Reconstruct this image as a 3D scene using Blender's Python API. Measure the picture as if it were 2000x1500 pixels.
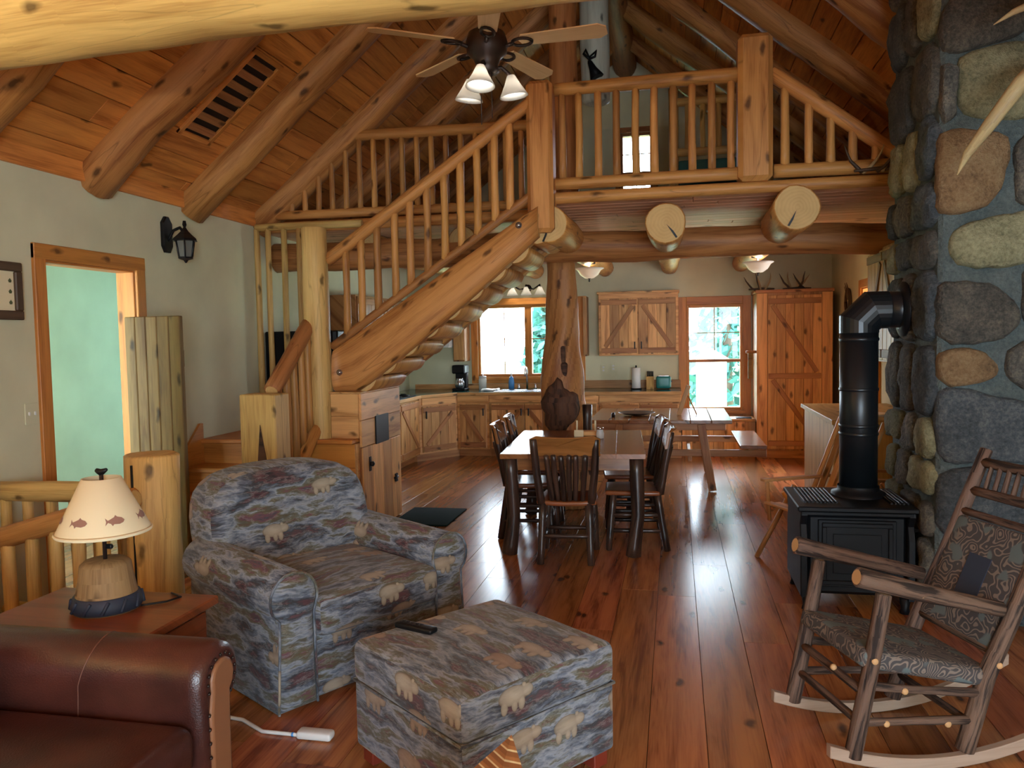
import bpy, math, random
from mathutils import Vector, Matrix, noise as mnoise
random.seed(7)
S = bpy.context.scene
for o in list(bpy.data.objects): bpy.data.objects.remove(o)
COL = S.collection
PI = math.pi

# ------------------------------------------------------------------ camera
cam_d = bpy.data.cameras.new('camera'); cam = bpy.data.objects.new('camera', cam_d); COL.objects.link(cam)
cam_d.sensor_width = 36.0; cam_d.lens = 1537.35 / 2000 * 36; cam_d.clip_start = 0.05; cam_d.clip_end = 200
yaw, pit, rol = -0.205173, -0.0563877, -0.0192238
fw = Vector((math.sin(yaw), math.cos(yaw), 0)); rt = Vector((math.cos(yaw), -math.sin(yaw), 0)); up = Vector((0, 0, 1))
f2 = fw * math.cos(pit) + up * math.sin(pit); u2 = up * math.cos(pit) - fw * math.sin(pit)
r3 = rt * math.cos(rol) + u2 * math.sin(rol); u3 = u2 * math.cos(rol) - rt * math.sin(rol)
cm = Matrix((r3, u3, -f2)).transposed().to_4x4(); cm.translation = (0, 0, 1.6)
cam.matrix_world = cm
S.camera = cam

# ------------------------------------------------------------------ daylight and exposure
W = bpy.data.worlds.new('daylight'); S.world = W; W.use_nodes = True
bg = W.node_tree.nodes['Background']; bg.inputs[0].default_value = (0.72, 0.87, 1.0, 1); bg.inputs[1].default_value = 18.0
sun_d = bpy.data.lights.new('sun', 'SUN'); sun_d.energy = 34; sun_d.angle = 0.01; sun_d.color = (1, 0.9, 0.72)
sun = bpy.data.objects.new('sun', sun_d); COL.objects.link(sun)
sun.rotation_euler = Vector((-0.24, -0.75, -0.85)).to_track_quat('-Z', 'Y').to_euler()
def portal(name, loc, sx, sy, rot):
    d = bpy.data.lights.new(name, 'AREA'); d.shape = 'RECTANGLE'; d.size = sx; d.size_y = sy; d.cycles.is_portal = True
    o = bpy.data.objects.new(name, d); COL.objects.link(o); o.location = loc; o.rotation_euler = rot
portal('portal_sink_window', (-2.08, 11.34, 1.58), 1.5, 1.05, (-PI/2, 0, 0))
portal('portal_seat_window', (0.53, 11.34, 1.3), .76, 1.48, (-PI/2, 0, 0))
portal('portal_loft_window', (-.51, 11.34, 3.98), .46, .9, (-PI/2, 0, 0))
portal('portal_rear_window', (1.3, -2.74, 1.47), 2.4, 2.25, (PI/2, 0, 0))
portal('portal_side_opening', (2.66, 9.07, 1.05), 2.1, .75, (0, PI/2, 0))
portal('portal_hall_window', (-4.9, 2.86, 1.35), 1.0, 1.9, (PI/2, 0, 0))
S.view_settings.view_transform = 'Standard'; S.view_settings.look = 'None'
S.view_settings.exposure = 0.38; S.view_settings.gamma = 1.0; S.view_settings.use_curve_mapping = False
S.cycles.use_denoising = True
S.cycles.adaptive_threshold = .1; S.cycles.max_bounces = 6; S.cycles.diffuse_bounces = 4; S.cycles.glossy_bounces = 3; S.cycles.sample_clamp_indirect = 6.0

# ------------------------------------------------------------------ node helpers
def nmat(name):
    m = bpy.data.materials.new(name); m.use_nodes = True
    nt = m.node_tree; return m, nt, nt.nodes['Principled BSDF']
def N(nt, t, ins=None, **kw):
    n = nt.nodes.new(t)
    for k, v in kw.items(): setattr(n, k, v)
    for k, v in (ins or {}).items():
        if isinstance(v, bpy.types.NodeSocket): nt.links.new(v, n.inputs[k])
        else: n.inputs[k].default_value = v
    return n
def math_(nt, op, a, b=0.0, c=None):
    n = nt.nodes.new('ShaderNodeMath'); n.operation = op
    for i, v in enumerate((a, b, c)):
        if v is None: continue
        if isinstance(v, bpy.types.NodeSocket): nt.links.new(v, n.inputs[i])
        else: n.inputs[i].default_value = v
    return n.outputs[0]
def vmath(nt, op, a, b):
    n = nt.nodes.new('ShaderNodeVectorMath'); n.operation = op
    for i, v in enumerate((a, b)):
        if isinstance(v, bpy.types.NodeSocket): nt.links.new(v, n.inputs[i])
        else: n.inputs[i].default_value = v
    return n.outputs[0]
def ramp(nt, fac, stops, interp='LINEAR'):
    n = nt.nodes.new('ShaderNodeValToRGB'); n.color_ramp.interpolation = interp
    e = n.color_ramp.elements
    while len(e) < len(stops): e.new(0.5)
    for i, (p, c) in enumerate(stops): e[i].position = p; e[i].color = (*c, 1) if len(c) == 3 else c
    nt.links.new(fac, n.inputs[0]); return n.outputs[0]
def mixc(nt, fac, a, b, mode='MIX'):
    n = nt.nodes.new('ShaderNodeMix'); n.data_type = 'RGBA'; n.blend_type = mode
    for k, v in ((0, fac), (6, a), (7, b)):
        if isinstance(v, bpy.types.NodeSocket): nt.links.new(v, n.inputs[k])
        else: n.inputs[k].default_value = v if k == 0 else ((*v, 1) if len(v) == 3 else v)
    return n.outputs[2]
def bump(nt, bs, h, strength=.3, dist=.01):
    b = N(nt, 'ShaderNodeBump', {'Height': h, 'Strength': strength, 'Distance': dist}); nt.links.new(b.outputs[0], bs.inputs['Normal'])
def plain(name, c, rough=.6, metal=0.0, spec=.5):
    m, nt, bs = nmat(name)
    bs.inputs['Base Color'].default_value = (*c, 1); bs.inputs['Roughness'].default_value = rough
    bs.inputs['Metallic'].default_value = metal; bs.inputs['Specular IOR Level'].default_value = spec
    return m
def wood(name, light, dark, rough=.5, knots=.5, var=.25, streak=1.0, bmp=.15, spec=.3, su=1.0, huevar=.004, coat=0.0, crack=0.0):
    """grain along U (metres), across V"""
    m, nt, bs = nmat(name)
    uv = N(nt, 'ShaderNodeUVMap').outputs[0]; oi = N(nt, 'ShaderNodeObjectInfo')
    off = N(nt, 'ShaderNodeCombineXYZ', {0: math_(nt, 'MULTIPLY', oi.outputs['Random'], 61.0), 1: math_(nt, 'MULTIPLY', oi.outputs['Random'], 23.0)}).outputs[0]
    p = vmath(nt, 'ADD', uv, off)
    g1 = N(nt, 'ShaderNodeTexNoise', {'Vector': vmath(nt, 'MULTIPLY', p, (1.1*su, 13*su, 1)), 'Scale': 1.0, 'Detail': 4.0, 'Roughness': .6, 'Distortion': .6}).outputs[0]
    g2 = N(nt, 'ShaderNodeTexNoise', {'Vector': vmath(nt, 'MULTIPLY', p, (5*su, 130*su, 1)), 'Scale': 1.0, 'Detail': 2.0}).outputs[0]
    t = math_(nt, 'ADD', math_(nt, 'MULTIPLY_ADD', g2, .3, .35), math_(nt, 'MULTIPLY', math_(nt, 'SUBTRACT', g1, .5), 1.05*streak))
    col = ramp(nt, t, [(.32, dark), (.47, [a*.62 + b*.38 for a, b in zip(light, dark)]), (.62, light)])
    if knots > 0:
        w = N(nt, 'ShaderNodeTexNoise', {'Vector': p, 'Scale': 9.0, 'Detail': 2.0}).outputs[0]
        kp = vmath(nt, 'MULTIPLY', p, (2.3, 5.5, 1))
        kp = vmath(nt, 'ADD', kp, N(nt, 'ShaderNodeCombineXYZ', {0: math_(nt, 'MULTIPLY', w, .25), 1: math_(nt, 'MULTIPLY', w, .3)}).outputs[0])
        v = N(nt, 'ShaderNodeTexVoronoi', {'Vector': kp, 'Scale': 1.0, 'Randomness': 1.0}, voronoi_dimensions='2D')
        sel = math_(nt, 'GREATER_THAN', N(nt, 'ShaderNodeSeparateColor', {0: v.outputs['Color']}).outputs[0], 1 - knots)
        k = math_(nt, 'MULTIPLY', ramp(nt, v.outputs['Distance'], [(.05, (1, 1, 1)), (.14, (0, 0, 0))]), sel)
        col = mixc(nt, math_(nt, 'MULTIPLY', k, .85), col, [c*.22 for c in dark])
    if crack > 0:
        cn = N(nt, 'ShaderNodeTexNoise', {'Vector': vmath(nt, 'MULTIPLY', p, (.45, 6, 1)), 'Scale': 1.0, 'Detail': 2.0}).outputs[0]
        ck = ramp(nt, math_(nt, 'ABSOLUTE', math_(nt, 'SUBTRACT', cn, .5)), [(.0, (1, 1, 1)), (.006, (0, 0, 0))])
        col = mixc(nt, math_(nt, 'MULTIPLY', ck, crack), col, [c*.15 for c in dark])
    hs = N(nt, 'ShaderNodeHueSaturation', {'Color': col, 'Value': math_(nt, 'MULTIPLY_ADD', oi.outputs['Random'], 2*var, 1 - var),
           'Hue': math_(nt, 'MULTIPLY_ADD', math_(nt, 'FRACT', math_(nt, 'MULTIPLY', oi.outputs['Random'], 7.31)), huevar*2, .5 - huevar)})
    nt.links.new(hs.outputs[0], bs.inputs['Base Color'])
    bs.inputs['Roughness'].default_value = rough; bs.inputs['Specular IOR Level'].default_value = spec
    if coat: bs.inputs['Coat Weight'].default_value = coat; bs.inputs['Coat Roughness'].default_value = .22
    bump(nt, bs, g1, bmp, .01)
    return m
def endgrain(name, light, dark):
    m, nt, bs = nmat(name)
    uv = N(nt, 'ShaderNodeUVMap').outputs[0]
    d = vmath(nt, 'LENGTH', uv, (0, 0, 0)); ln = [n for n in nt.nodes if n.type == 'VECT_MATH'][-1].outputs['Value']
    nz = N(nt, 'ShaderNodeTexNoise', {'Vector': uv, 'Scale': 8.0}).outputs[0]
    w = math_(nt, 'SINE', math_(nt, 'MULTIPLY_ADD', ln, 260.0, math_(nt, 'MULTIPLY', nz, 14.0)))
    nt.links.new(ramp(nt, math_(nt, 'MULTIPLY_ADD', w, .09, math_(nt, 'MULTIPLY', nz, .9)), [(.1, dark), (.75, light)]), bs.inputs['Base Color'])
    bs.inputs['Roughness'].default_value = .7
    return m

M = {}
M['log'] = wood('honey pine log', (.60, .285, .082), (.33, .125, .03), .48, .55, .14, .9, .2, crack=.4)
M['rafter'] = wood('rafter log', (.50, .235, .075), (.25, .092, .025), .5, .6, .12, 1.0, .25, crack=.45)
M['pale_log'] = wood('pale pine log', (.68, .45, .155), (.42, .235, .07), .5, .4, .1, .9, .15, crack=.3)
M['red_log'] = wood('reddish log', (.48, .205, .068), (.24, .085, .025), .5, .5, .12, 1.0, .25, crack=.4)
M['baluster'] = wood('peeled baluster pole', (.58, .285, .085), (.33, .13, .035), .45, .5, .25, .8, .15)
M['end'] = endgrain('sawn log end', (.68, .45, .18), (.54, .33, .12))
M['floor'] = wood('varnished pine floor board', (.42, .155, .052), (.175, .05, .018), .23, .28, .36, 1.0, .008, .5, huevar=.012)
M['ceil'] = wood('tongue and groove ceiling board', (.72, .30, .072), (.42, .14, .03), .5, .3, .22, .9, .08)
M['deck'] = wood('pale deck board', (.78, .48, .31), (.58, .32, .18), .55, .2, .15, .8, .06)
M['trim'] = wood('orange pine trim', (.66, .27, .06), (.4, .14, .03), .4, .3, .1, .8, .08)
M['pine'] = wood('knotty pine cabinet', (.72, .39, .15), (.42, .185, .06), .45, .7, .36, 1.0, .1)
M['pine_dark'] = wood('dark pine brace', (.46, .21, .08), (.27, .1, .034), .45, .5, .12, 1.0, .1)
M['oldplank'] = wood('weathered plank', (.25, .155, .052), (.12, .065, .02), .6, .55, .1, 1.0, .2)
M['bark'] = wood('hickory bark', (.15, .09, .062), (.022, .014, .011), .75, .45, .1, 1.7, .9, su=3.0)
M['darkbark'] = wood('dark varnished bark', (.06, .03, .02), (.014, .008, .007), .35, .3, .2, 1.2, .5, su=1.6, coat=.3)
M['cut'] = plain('cut twig end', (.55, .32, .14), .6)
M['rocker'] = wood('pale rocker wood', (.42, .31, .23), (.29, .2, .14), .4, 0, .05, .8, .05)
M['table'] = wood('dining table top', (.30, .115, .033), (.17, .058, .016), .22, .2, .05, .9, .03, .5)
M['redtable'] = wood('reddish side table', (.26, .075, .025), (.13, .035, .012), .3, .2, .05, .9, .05, .5)
M['burl'] = wood('burl', (.12, .055, .03), (.03, .015, .01), .7, .5, .05, 1.2, .8)
def plaster(name, c, v=.08):
    m, nt, bs = nmat(name)
    g = N(nt, 'ShaderNodeNewGeometry').outputs['Position']
    n = N(nt, 'ShaderNodeTexNoise', {'Vector': g, 'Scale': 2.2, 'Detail': 5.0}).outputs[0]
    nt.links.new(ramp(nt, n, [(.3, [x*(1-v) for x in c]), (.7, [x*(1+v) for x in c])]), bs.inputs['Base Color'])
    bs.inputs['Roughness'].default_value = .85
    bump(nt, bs, N(nt, 'ShaderNodeTexNoise', {'Vector': g, 'Scale': 60.0, 'Detail': 3.0}).outputs[0], .12, .004)
    return m
M['wall'] = plaster('beige plaster', (.70, .68, .47))
M['hall'] = plaster('pale teal wall', (.62, .80, .70))
M['sub'] = plain('subfloor', (.03, .015, .008), .9)
M['iron'] = plain('matte black iron', (.006, .007, .009), .5, 0, .22)
M['pipe'] = plain('satin black stove pipe', (.009, .012, .015), .34, .2)
M['black'] = plain('black', (.006, .006, .007), .4, 0, .3)
M['bronze'] = plain('dark bronze', (.035, .022, .018), .4, .5)
M['chrome'] = plain('chrome', (.75, .77, .8), .15, 1.0)
M['white'] = plain('white plastic', (.75, .75, .72), .4)
M['paper'] = plain('paper', (.85, .85, .82), .8)
M['cream'] = plain('cream lampshade', (.86, .76, .50), .75)
M['blade'] = wood('pale fan blade', (.80, .58, .32), (.64, .43, .2), .4, 0, .03, .6, .03)
m, nt, bs = nmat('opal glass'); M['opal'] = m
bs.inputs['Base Color'].default_value = (.85, .84, .80, 1); bs.inputs['Roughness'].default_value = .25
tl = N(nt, 'ShaderNodeBsdfTranslucent', {'Color': (.9, .88, .82, 1)}); mx = N(nt, 'ShaderNodeMixShader', {0: .5, 1: bs.outputs[0], 2: tl.outputs[0]}); nt.links.new(mx.outputs[0], nt.nodes['Material Output'].inputs[0])
M['teal_top'] = plain('dark green counter laminate', (.012, .085, .075), .12)
M['smoke'] = plain('seeded glass', (.16, .16, .14), .15)
M['window_lit'] = wood('bleached log', (.72, .74, .62), (.5, .5, .4), .6, .3, .03, .8, .2)  # pale tone stands in for window light on the hanging log
M['steel'] = plain('steel sink', (.5, .52, .55), .25, .9)
M['mat'] = plain('dark green mat', (.006, .015, .013), .95, 0, .1)
M['teal_cloth'] = plain('teal blanket', (.05, .16, .15), .9)
M['antler'] = wood('antler', (.55, .43, .22), (.30, .2, .1), .5, 0, .05, .9, .2)
M['fish'] = plain('brown fish print', (.33, .17, .12), .8)
M['navy'] = plain('dark blue carved band', (.02, .03, .055), .6)
M['stump'] = wood('carved stump', (.33, .20, .09), (.19, .105, .045), .7, .2, .05, 1, .4)
M['green_pot'] = plain('green plastic', (.02, .2, .19), .3)
M['blue_bottle'] = plain('blue detergent', (.08, .3, .7), .2)
M['print_dark'] = plain('print ink', (.10, .12, .05), .8)
M['frame_dark'] = wood('dark picture frame', (.10, .06, .035), (.04, .022, .014), .45, 0, .05)
M['leaf'] = plain('foliage', (.03, .13, .11), .8)
M['bark_tree'] = plain('tree bark', (.1, .07, .05), .9)
M['grass'] = plain('lawn', (.12, .22, .1), .9)
M['redfoot'] = plain('red stained wood', (.20, .03, .015), .4)
m, nt, bs = nmat('window glass'); M['glass'] = m
nt.nodes.remove(bs); o_ = nt.nodes['Material Output']
tr = N(nt, 'ShaderNodeBsdfTransparent'); gl = N(nt, 'ShaderNodeBsdfGlossy', {'Roughness': .02})
fr = N(nt, 'ShaderNodeFresnel', {'IOR': 1.35}); mx = N(nt, 'ShaderNodeMixShader', {0: fr.outputs[0], 1: tr.outputs[0], 2: gl.outputs[0]})
nt.links.new(mx.outputs[0], o_.inputs[0])
def stone_mat(name, a, b, c):
    m, nt, bs = nmat(name)
    g = N(nt, 'ShaderNodeNewGeometry').outputs['Position']; oi = N(nt, 'ShaderNodeObjectInfo')
    n1 = N(nt, 'ShaderNodeTexNoise', {'Vector': g, 'Scale': 7.0, 'Detail': 6.0, 'Roughness': .65}).outputs[0]
    n2 = N(nt, 'ShaderNodeTexNoise', {'Vector': g, 'Scale': 55.0, 'Detail': 4.0, 'Roughness': .7}).outputs[0]
    t = math_(nt, 'MULTIPLY_ADD', n2, .55, math_(nt, 'MULTIPLY', n1, .5))
    col = ramp(nt, t, [(.36, a), (.52, b), (.68, c)])
    hs = N(nt, 'ShaderNodeHueSaturation', {'Color': col, 'Value': math_(nt, 'MULTIPLY_ADD', oi.outputs['Random'], .5, .75)})
    nt.links.new(hs.outputs[0], bs.inputs['Base Color']); bs.inputs['Roughness'].default_value = .85
    bump(nt, bs, math_(nt, 'MULTIPLY_ADD', n2, .6, n1), 1.0, .035)
    return m
M['mortar'] = stone_mat('blue grey mortar', (.05, .068, .068), (.085, .108, .106), (.13, .155, .148))
M['stone'] = stone_mat('grey brown fieldstone', (.03, .032, .03), (.10, .095, .08), (.22, .19, .14))
M['stone_tan'] = stone_mat('lichen tan fieldstone', (.10, .10, .05), (.24, .23, .13), (.36, .34, .2))
M['stone_rust'] = stone_mat('rust fieldstone', (.12, .07, .03), (.25, .15, .07), (.34, .24, .12))
M['stone_blue'] = stone_mat('dark blue fieldstone', (.02, .028, .035), (.06, .072, .08), (.13, .14, .14))
# leather
m, nt, bs = nmat('brown leather'); M['leather'] = m
g = N(nt, 'ShaderNodeNewGeometry').outputs['Position']
n1 = N(nt, 'ShaderNodeTexNoise', {'Vector': g, 'Scale': 5.0, 'Detail': 4.0}).outputs[0]
nt.links.new(ramp(nt, n1, [(.3, (.036, .012, .010)), (.7, (.09, .027, .019))]), bs.inputs['Base Color']); bs.inputs['Roughness'].default_value = .3
v = N(nt, 'ShaderNodeTexVoronoi', {'Vector': g, 'Scale': 190.0}).outputs[0]
bump(nt, bs, math_(nt, 'MULTIPLY_ADD', n1, 2.0, v), .12, .004)
M['seam'] = plain('leather seam', (.15, .06, .04), .5)
M['leather_tan'] = plain('worn tan leather', (.26, .11, .05), .4)
# wildlife fabric
def ell(nt, lx, ly, cx, cy, rx, ry):
    a = math_(nt, 'DIVIDE', math_(nt, 'SUBTRACT', lx, cx), rx); b = math_(nt, 'DIVIDE', math_(nt, 'SUBTRACT', ly, cy), ry)
    return math_(nt, 'ADD', math_(nt, 'MULTIPLY', a, a), math_(nt, 'MULTIPLY', b, b))
m, nt, bs = nmat('wildlife tapestry fabric'); M['wild'] = m
uv = N(nt, 'ShaderNodeUVMap').outputs[0]
wob = N(nt, 'ShaderNodeTexNoise', {'Vector': uv, 'Scale': 6.0, 'Detail': 3.0}).outputs['Color']
p = vmath(nt, 'ADD', uv, vmath(nt, 'MULTIPLY', vmath(nt, 'SUBTRACT', wob, (.5, .5, .5)), (.06, .06, 0)))
b1 = N(nt, 'ShaderNodeTexNoise', {'Vector': vmath(nt, 'MULTIPLY', p, (2.6, 9.5, 1)), 'Scale': 1.0, 'Detail': 5.0, 'Roughness': .62}).outputs[0]
b2 = N(nt, 'ShaderNodeTexNoise', {'Vector': vmath(nt, 'MULTIPLY', p, (6, 26, 1)), 'Scale': 1.0, 'Detail': 5.0, 'Roughness': .7}).outputs[0]
base = ramp(nt, b1, [(.30, (.02, .016, .02)), (.37, (.12, .045, .05)), (.42, (.04, .045, .05)), (.47, (.12, .145, .19)), (.515, (.29, .32, .36)), (.55, (.12, .12, .09)), (.59, (.12, .095, .045)), (.63, (.15, .055, .07)), (.69, (.045, .05, .06)), (.75, (.25, .28, .32))])
line = ramp(nt, math_(nt, 'ABSOLUTE', math_(nt, 'SUBTRACT', b2, .5)), [(.0, (1, 1, 1)), (.035, (0, 0, 0))])
base = mixc(nt, math_(nt, 'MULTIPLY', line, .3), base, (.45, .44, .40))
base = mixc(nt, .5, base, ramp(nt, b2, [(.35, (.25, .22, .25)), (.65, (1, 1, 1))]), 'MULTIPLY')
q = vmath(nt, 'MULTIPLY', uv, (3.6, 5.0, 1))
vo = N(nt, 'ShaderNodeTexVoronoi', {'Vector': q, 'Scale': 1.0, 'Randomness': .7}, voronoi_dimensions='2D')
loc = N(nt, 'ShaderNodeSeparateXYZ', {0: vmath(nt, 'SUBTRACT', q, vo.outputs['Position'])})
lx, ly = loc.outputs[0], loc.outputs[1]
e = ell(nt, lx, ly, 0, 0, .23, .17)
for a in ((.22, .02, .10, .11), (-.14, -.16, .055, .13), (.02, -.17, .05, .11), (.13, -.16, .055, .13), (.18, .12, .035, .05)):
    e = math_(nt, 'MINIMUM', e, ell(nt, lx, ly, *a))
rnd = N(nt, 'ShaderNodeSeparateColor', {0: vo.outputs['Color']})
bear = math_(nt, 'MULTIPLY', math_(nt, 'LESS_THAN', e, math_(nt, 'MULTIPLY_ADD', b2, .5, .75)), math_(nt, 'GREATER_THAN', rnd.outputs[0], .5))
rim = ramp(nt, e, [(0, (1, 1, 1)), (.7, (.75, .75, .75)), (1.0, (.35, .3, .25))])
animal = mixc(nt, 1.0, mixc(nt, rnd.outputs[1], (.47, .40, .29), (.35, .22, .13)), rim, 'MULTIPLY')
animal = mixc(nt, .4, animal, ramp(nt, b2, [(.3, (.3, .3, .3)), (.7, (1, 1, 1))]), 'MULTIPLY')
nt.links.new(mixc(nt, math_(nt, 'MULTIPLY', bear, .9), base, animal), bs.inputs['Base Color'])
bs.inputs['Roughness'].default_value = .85; bs.inputs['Sheen Weight'].default_value = .15
bump(nt, bs, N(nt, 'ShaderNodeTexNoise', {'Vector': uv, 'Scale': 350.0}).outputs[0], .2, .003)
# rocking chair tapestry
m, nt, bs = nmat('topographic tapestry'); M['tapestry'] = m
uv = N(nt, 'ShaderNodeUVMap').outputs[0]
n1 = N(nt, 'ShaderNodeTexNoise', {'Vector': uv, 'Scale': 7.0, 'Detail': 2.0}).outputs[0]
w = math_(nt, 'SINE', math_(nt, 'MULTIPLY', n1, 120.0))
n2 = N(nt, 'ShaderNodeTexNoise', {'Vector': uv, 'Scale': 9.0, 'Detail': 1.0}).outputs[0]
col = mixc(nt, ramp(nt, w, [(.3, (0, 0, 0)), (.6, (1, 1, 1))]), (.055, .05, .05), (.19, .15, .12))
col = mixc(nt, ramp(nt, n2, [(.58, (0, 0, 0)), (.61, (1, 1, 1))]), col, (.10, .13, .13))
nt.links.new(col, bs.inputs['Base Color']); bs.inputs['Roughness'].default_value = .9
# striped inlay
m, nt, bs = nmat('striped inlay wood'); M['stripe'] = m
uv = N(nt, 'ShaderNodeUVMap').outputs[0]; sp = N(nt, 'ShaderNodeSeparateXYZ', {0: uv})
st = math_(nt, 'FRACT', math_(nt, 'MULTIPLY', math_(nt, 'MULTIPLY_ADD', sp.outputs[0], .55, sp.outputs[1]), 38.0))
gr = N(nt, 'ShaderNodeTexNoise', {'Vector': vmath(nt, 'MULTIPLY', uv, (60, 8, 1)), 'Scale': 1.0, 'Detail': 3.0}).outputs[0]
nt.links.new(mixc(nt, .5, ramp(nt, st, [(0, (.20, .065, .02)), (.45, (.20, .065, .02)), (.5, (.55, .36, .17)), (.62, (.55, .36, .17)), (.67, (.28, .1, .03))]), ramp(nt, gr, [(.3, (.5, .5, .5)), (.7, (1, 1, 1))]), 'MULTIPLY'), bs.inputs['Base Color'])
bs.inputs['Roughness'].default_value = .35

# ------------------------------------------------------------------ mesh helpers
class MB:
    def __init__(s): s.v = []; s.f = []; s.uv = []; s.m = []; s.sm = []
    def add(s, verts): b = len(s.v); s.v += [Vector(x) for x in verts]; return b
    def face(s, ids, uvs, m=0, sm=False): s.f.append(tuple(ids)); s.uv.append(uvs); s.m.append(m); s.sm.append(sm)
    def box(s, x0, x1, y0, y1, z0, z1, g=0, ch=.004, m=0, R=None, skew=None):
        c = Vector(((x0+x1)/2, (y0+y1)/2, (z0+z1)/2)); h = [abs(x1-x0)/2, abs(y1-y0)/2, abs(z1-z0)/2]
        ch = min(ch, *[k*.45 for k in h]); loc = []; idx = {}
        for a in range(3):
            for sx in (-1, 1):
                for sy in (-1, 1):
                    for sz in (-1, 1):
                        p = [sx*h[0], sy*h[1], sz*h[2]]
                        for k in range(3):
                            if k != a: p[k] -= math.copysign(ch, p[k])
                        idx[(a, sx, sy, sz)] = len(loc); loc.append(Vector(p))
        pts = [(R @ p if R else p) + c for p in loc]
        b = s.add(pts); o1, o2 = [k for k in range(3) if k != g]
        def U(i): p = loc[i] + c; return (p[g], p[o1] + p[o2])
        def F(ids):
            n = (loc[ids[1]] - loc[ids[0]]).cross(loc[ids[2]] - loc[ids[0]]); mid = sum((loc[i] for i in ids), Vector())
            if n.dot(mid) < 0: ids = ids[::-1]
            s.face([b+i for i in ids], [U(i) for i in ids], m)
        for a in range(3):
            p, q = [k for k in range(3) if k != a]
            for sg in (-1, 1):
                ids = []
                for u, w in ((-1, -1), (1, -1), (1, 1), (-1, 1)):
                    t = [0, 0, 0]; t[a] = sg; t[p] = u; t[q] = w; ids.append(idx[(a, *t)])
                F(ids)
            for u in (-1, 1):
                for w in (-1, 1):      # edge along axis a
                    t0 = [0, 0, 0]; t0[a] = -1; t0[p] = u; t0[q] = w; t1 = t0[:]; t1[a] = 1
                    F([idx[(p, *t0)], idx[(p, *t1)], idx[(q, *t1)], idx[(q, *t0)]])
        for sx in (-1, 1):
            for sy in (-1, 1):
                for sz in (-1, 1): F([idx[(0, sx, sy, sz)], idx[(1, sx, sy, sz)], idx[(2, sx, sy, sz)]])
        return s
    def tube(s, path, radii, n=12, caps=True, wob=0, seed=0, m=0, cm=1, rnd=.25, lobes=None, sub=1, bend=0):
        path = [Vector(p) for p in path]
        if not isinstance(radii, (list, tuple)): radii = [radii]*len(path)
        if sub > 1:
            np_, nr = [], []
            for i in range(len(path)-1):
                for k in range(sub):
                    t = k/sub; np_.append(path[i].lerp(path[i+1], t)); nr.append(radii[i]*(1-t) + radii[i+1]*t)
            path = np_ + [path[-1]]; radii = nr + [radii[-1]]
        L = len(path); rings = []; ref = None; ulen = 0
        rv = Vector((seed*3.17 + .5, seed*1.31, seed*.77))
        for i in range(L):
            t = (path[min(i+1, L-1)] - path[max(i-1, 0)]).normalized()
            if ref is None:
                ref = Vector((0, 0, 1)) if abs(t.z) < .8 else Vector((0, 1, 0))
            a = (ref - t*ref.dot(t)).normalized(); bb = t.cross(a); ref = a
            if i: ulen += (path[i] - path[i-1]).length
            c = path[i]
            if bend: c = c + (a*mnoise.noise(rv + Vector((ulen*1.1, 0, 0))) + bb*mnoise.noise(rv + Vector((0, ulen*1.1, 5))))*bend
            rings.append((c, a, bb, radii[i], ulen, t))
        if caps and rnd > 0:
            c, a, bb, r, u, t = rings[0]; rings.insert(0, (c, a, bb, r*(1-rnd), u - 0, t)); rings[1] = (c + t*r*rnd*.6, a, bb, r, u + .01, t)
            c, a, bb, r, u, t = rings[-1]; rings.append((c, a, bb, r*(1-rnd), u, t)); rings[-2] = (c - t*r*rnd*.6, a, bb, r, u - .01, t)
        bs_ = []
        for (c, a, bb, r, u, t) in rings:
            pts = []
            for k in range(n):
                an = 2*PI*k/n; rr = r
                if wob: rr *= 1 + wob*mnoise.noise(rv + Vector((math.cos(an)*1.2, math.sin(an)*1.2, u*3.0)))
                if lobes: rr *= lobes(an, u)
                pts.append(c + (a*math.cos(an) + bb*math.sin(an))*rr)
            bs_.append(s.add(pts))
        for i in range(len(rings)-1):
            u0, u1 = rings[i][4], rings[i+1][4]; r = max(rings[i][3], rings[i+1][3])
            for k in range(n):
                k2 = (k+1) % n; v0 = 2*PI*k/n*r; v1 = 2*PI*(k+1)/n*r
                s.face((bs_[i]+k, bs_[i]+k2, bs_[i+1]+k2, bs_[i+1]+k), ((u0, v0), (u0, v1), (u1, v1), (u1, v0)), m, True)
        if caps:
            for b, rg, rev in ((bs_[0], rings[0], True), (bs_[-1], rings[-1], False)):
                ids = [b+k for k in range(n)]; uvs = [(rg[3]*math.cos(2*PI*k/n), rg[3]*math.sin(2*PI*k/n)) for k in range(n)]
                if rev: ids = ids[::-1]; uvs = uvs[::-1]
                s.face(ids, uvs, cm)
        return s
    def lathe(s, prof, c=(0, 0, 0), n=20, m=0, cap=True, ax=None, sm=True):
        c = Vector(c); Q = Vector((0, 0, 1)).rotation_difference(Vector(ax)).to_matrix() if ax else None; bs_ = []
        for r, z in prof:
            pts = []
            for k in range(n):
                p = Vector((r*math.cos(2*PI*k/n), r*math.sin(2*PI*k/n), z)); pts.append(c + (Q @ p if Q else p))
            bs_.append(s.add(pts))
        for i in range(len(prof)-1):
            for k in range(n):
                k2 = (k+1) % n; r = max(prof[i][0], prof[i+1][0]); a, b = 2*PI*k/n*r, 2*PI*(k+1)/n*r
                s.face((bs_[i]+k, bs_[i]+k2, bs_[i+1]+k2, bs_[i+1]+k), ((prof[i][1], a), (prof[i][1], b), (prof[i+1][1], b), (prof[i+1][1], a)), m, sm)
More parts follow.
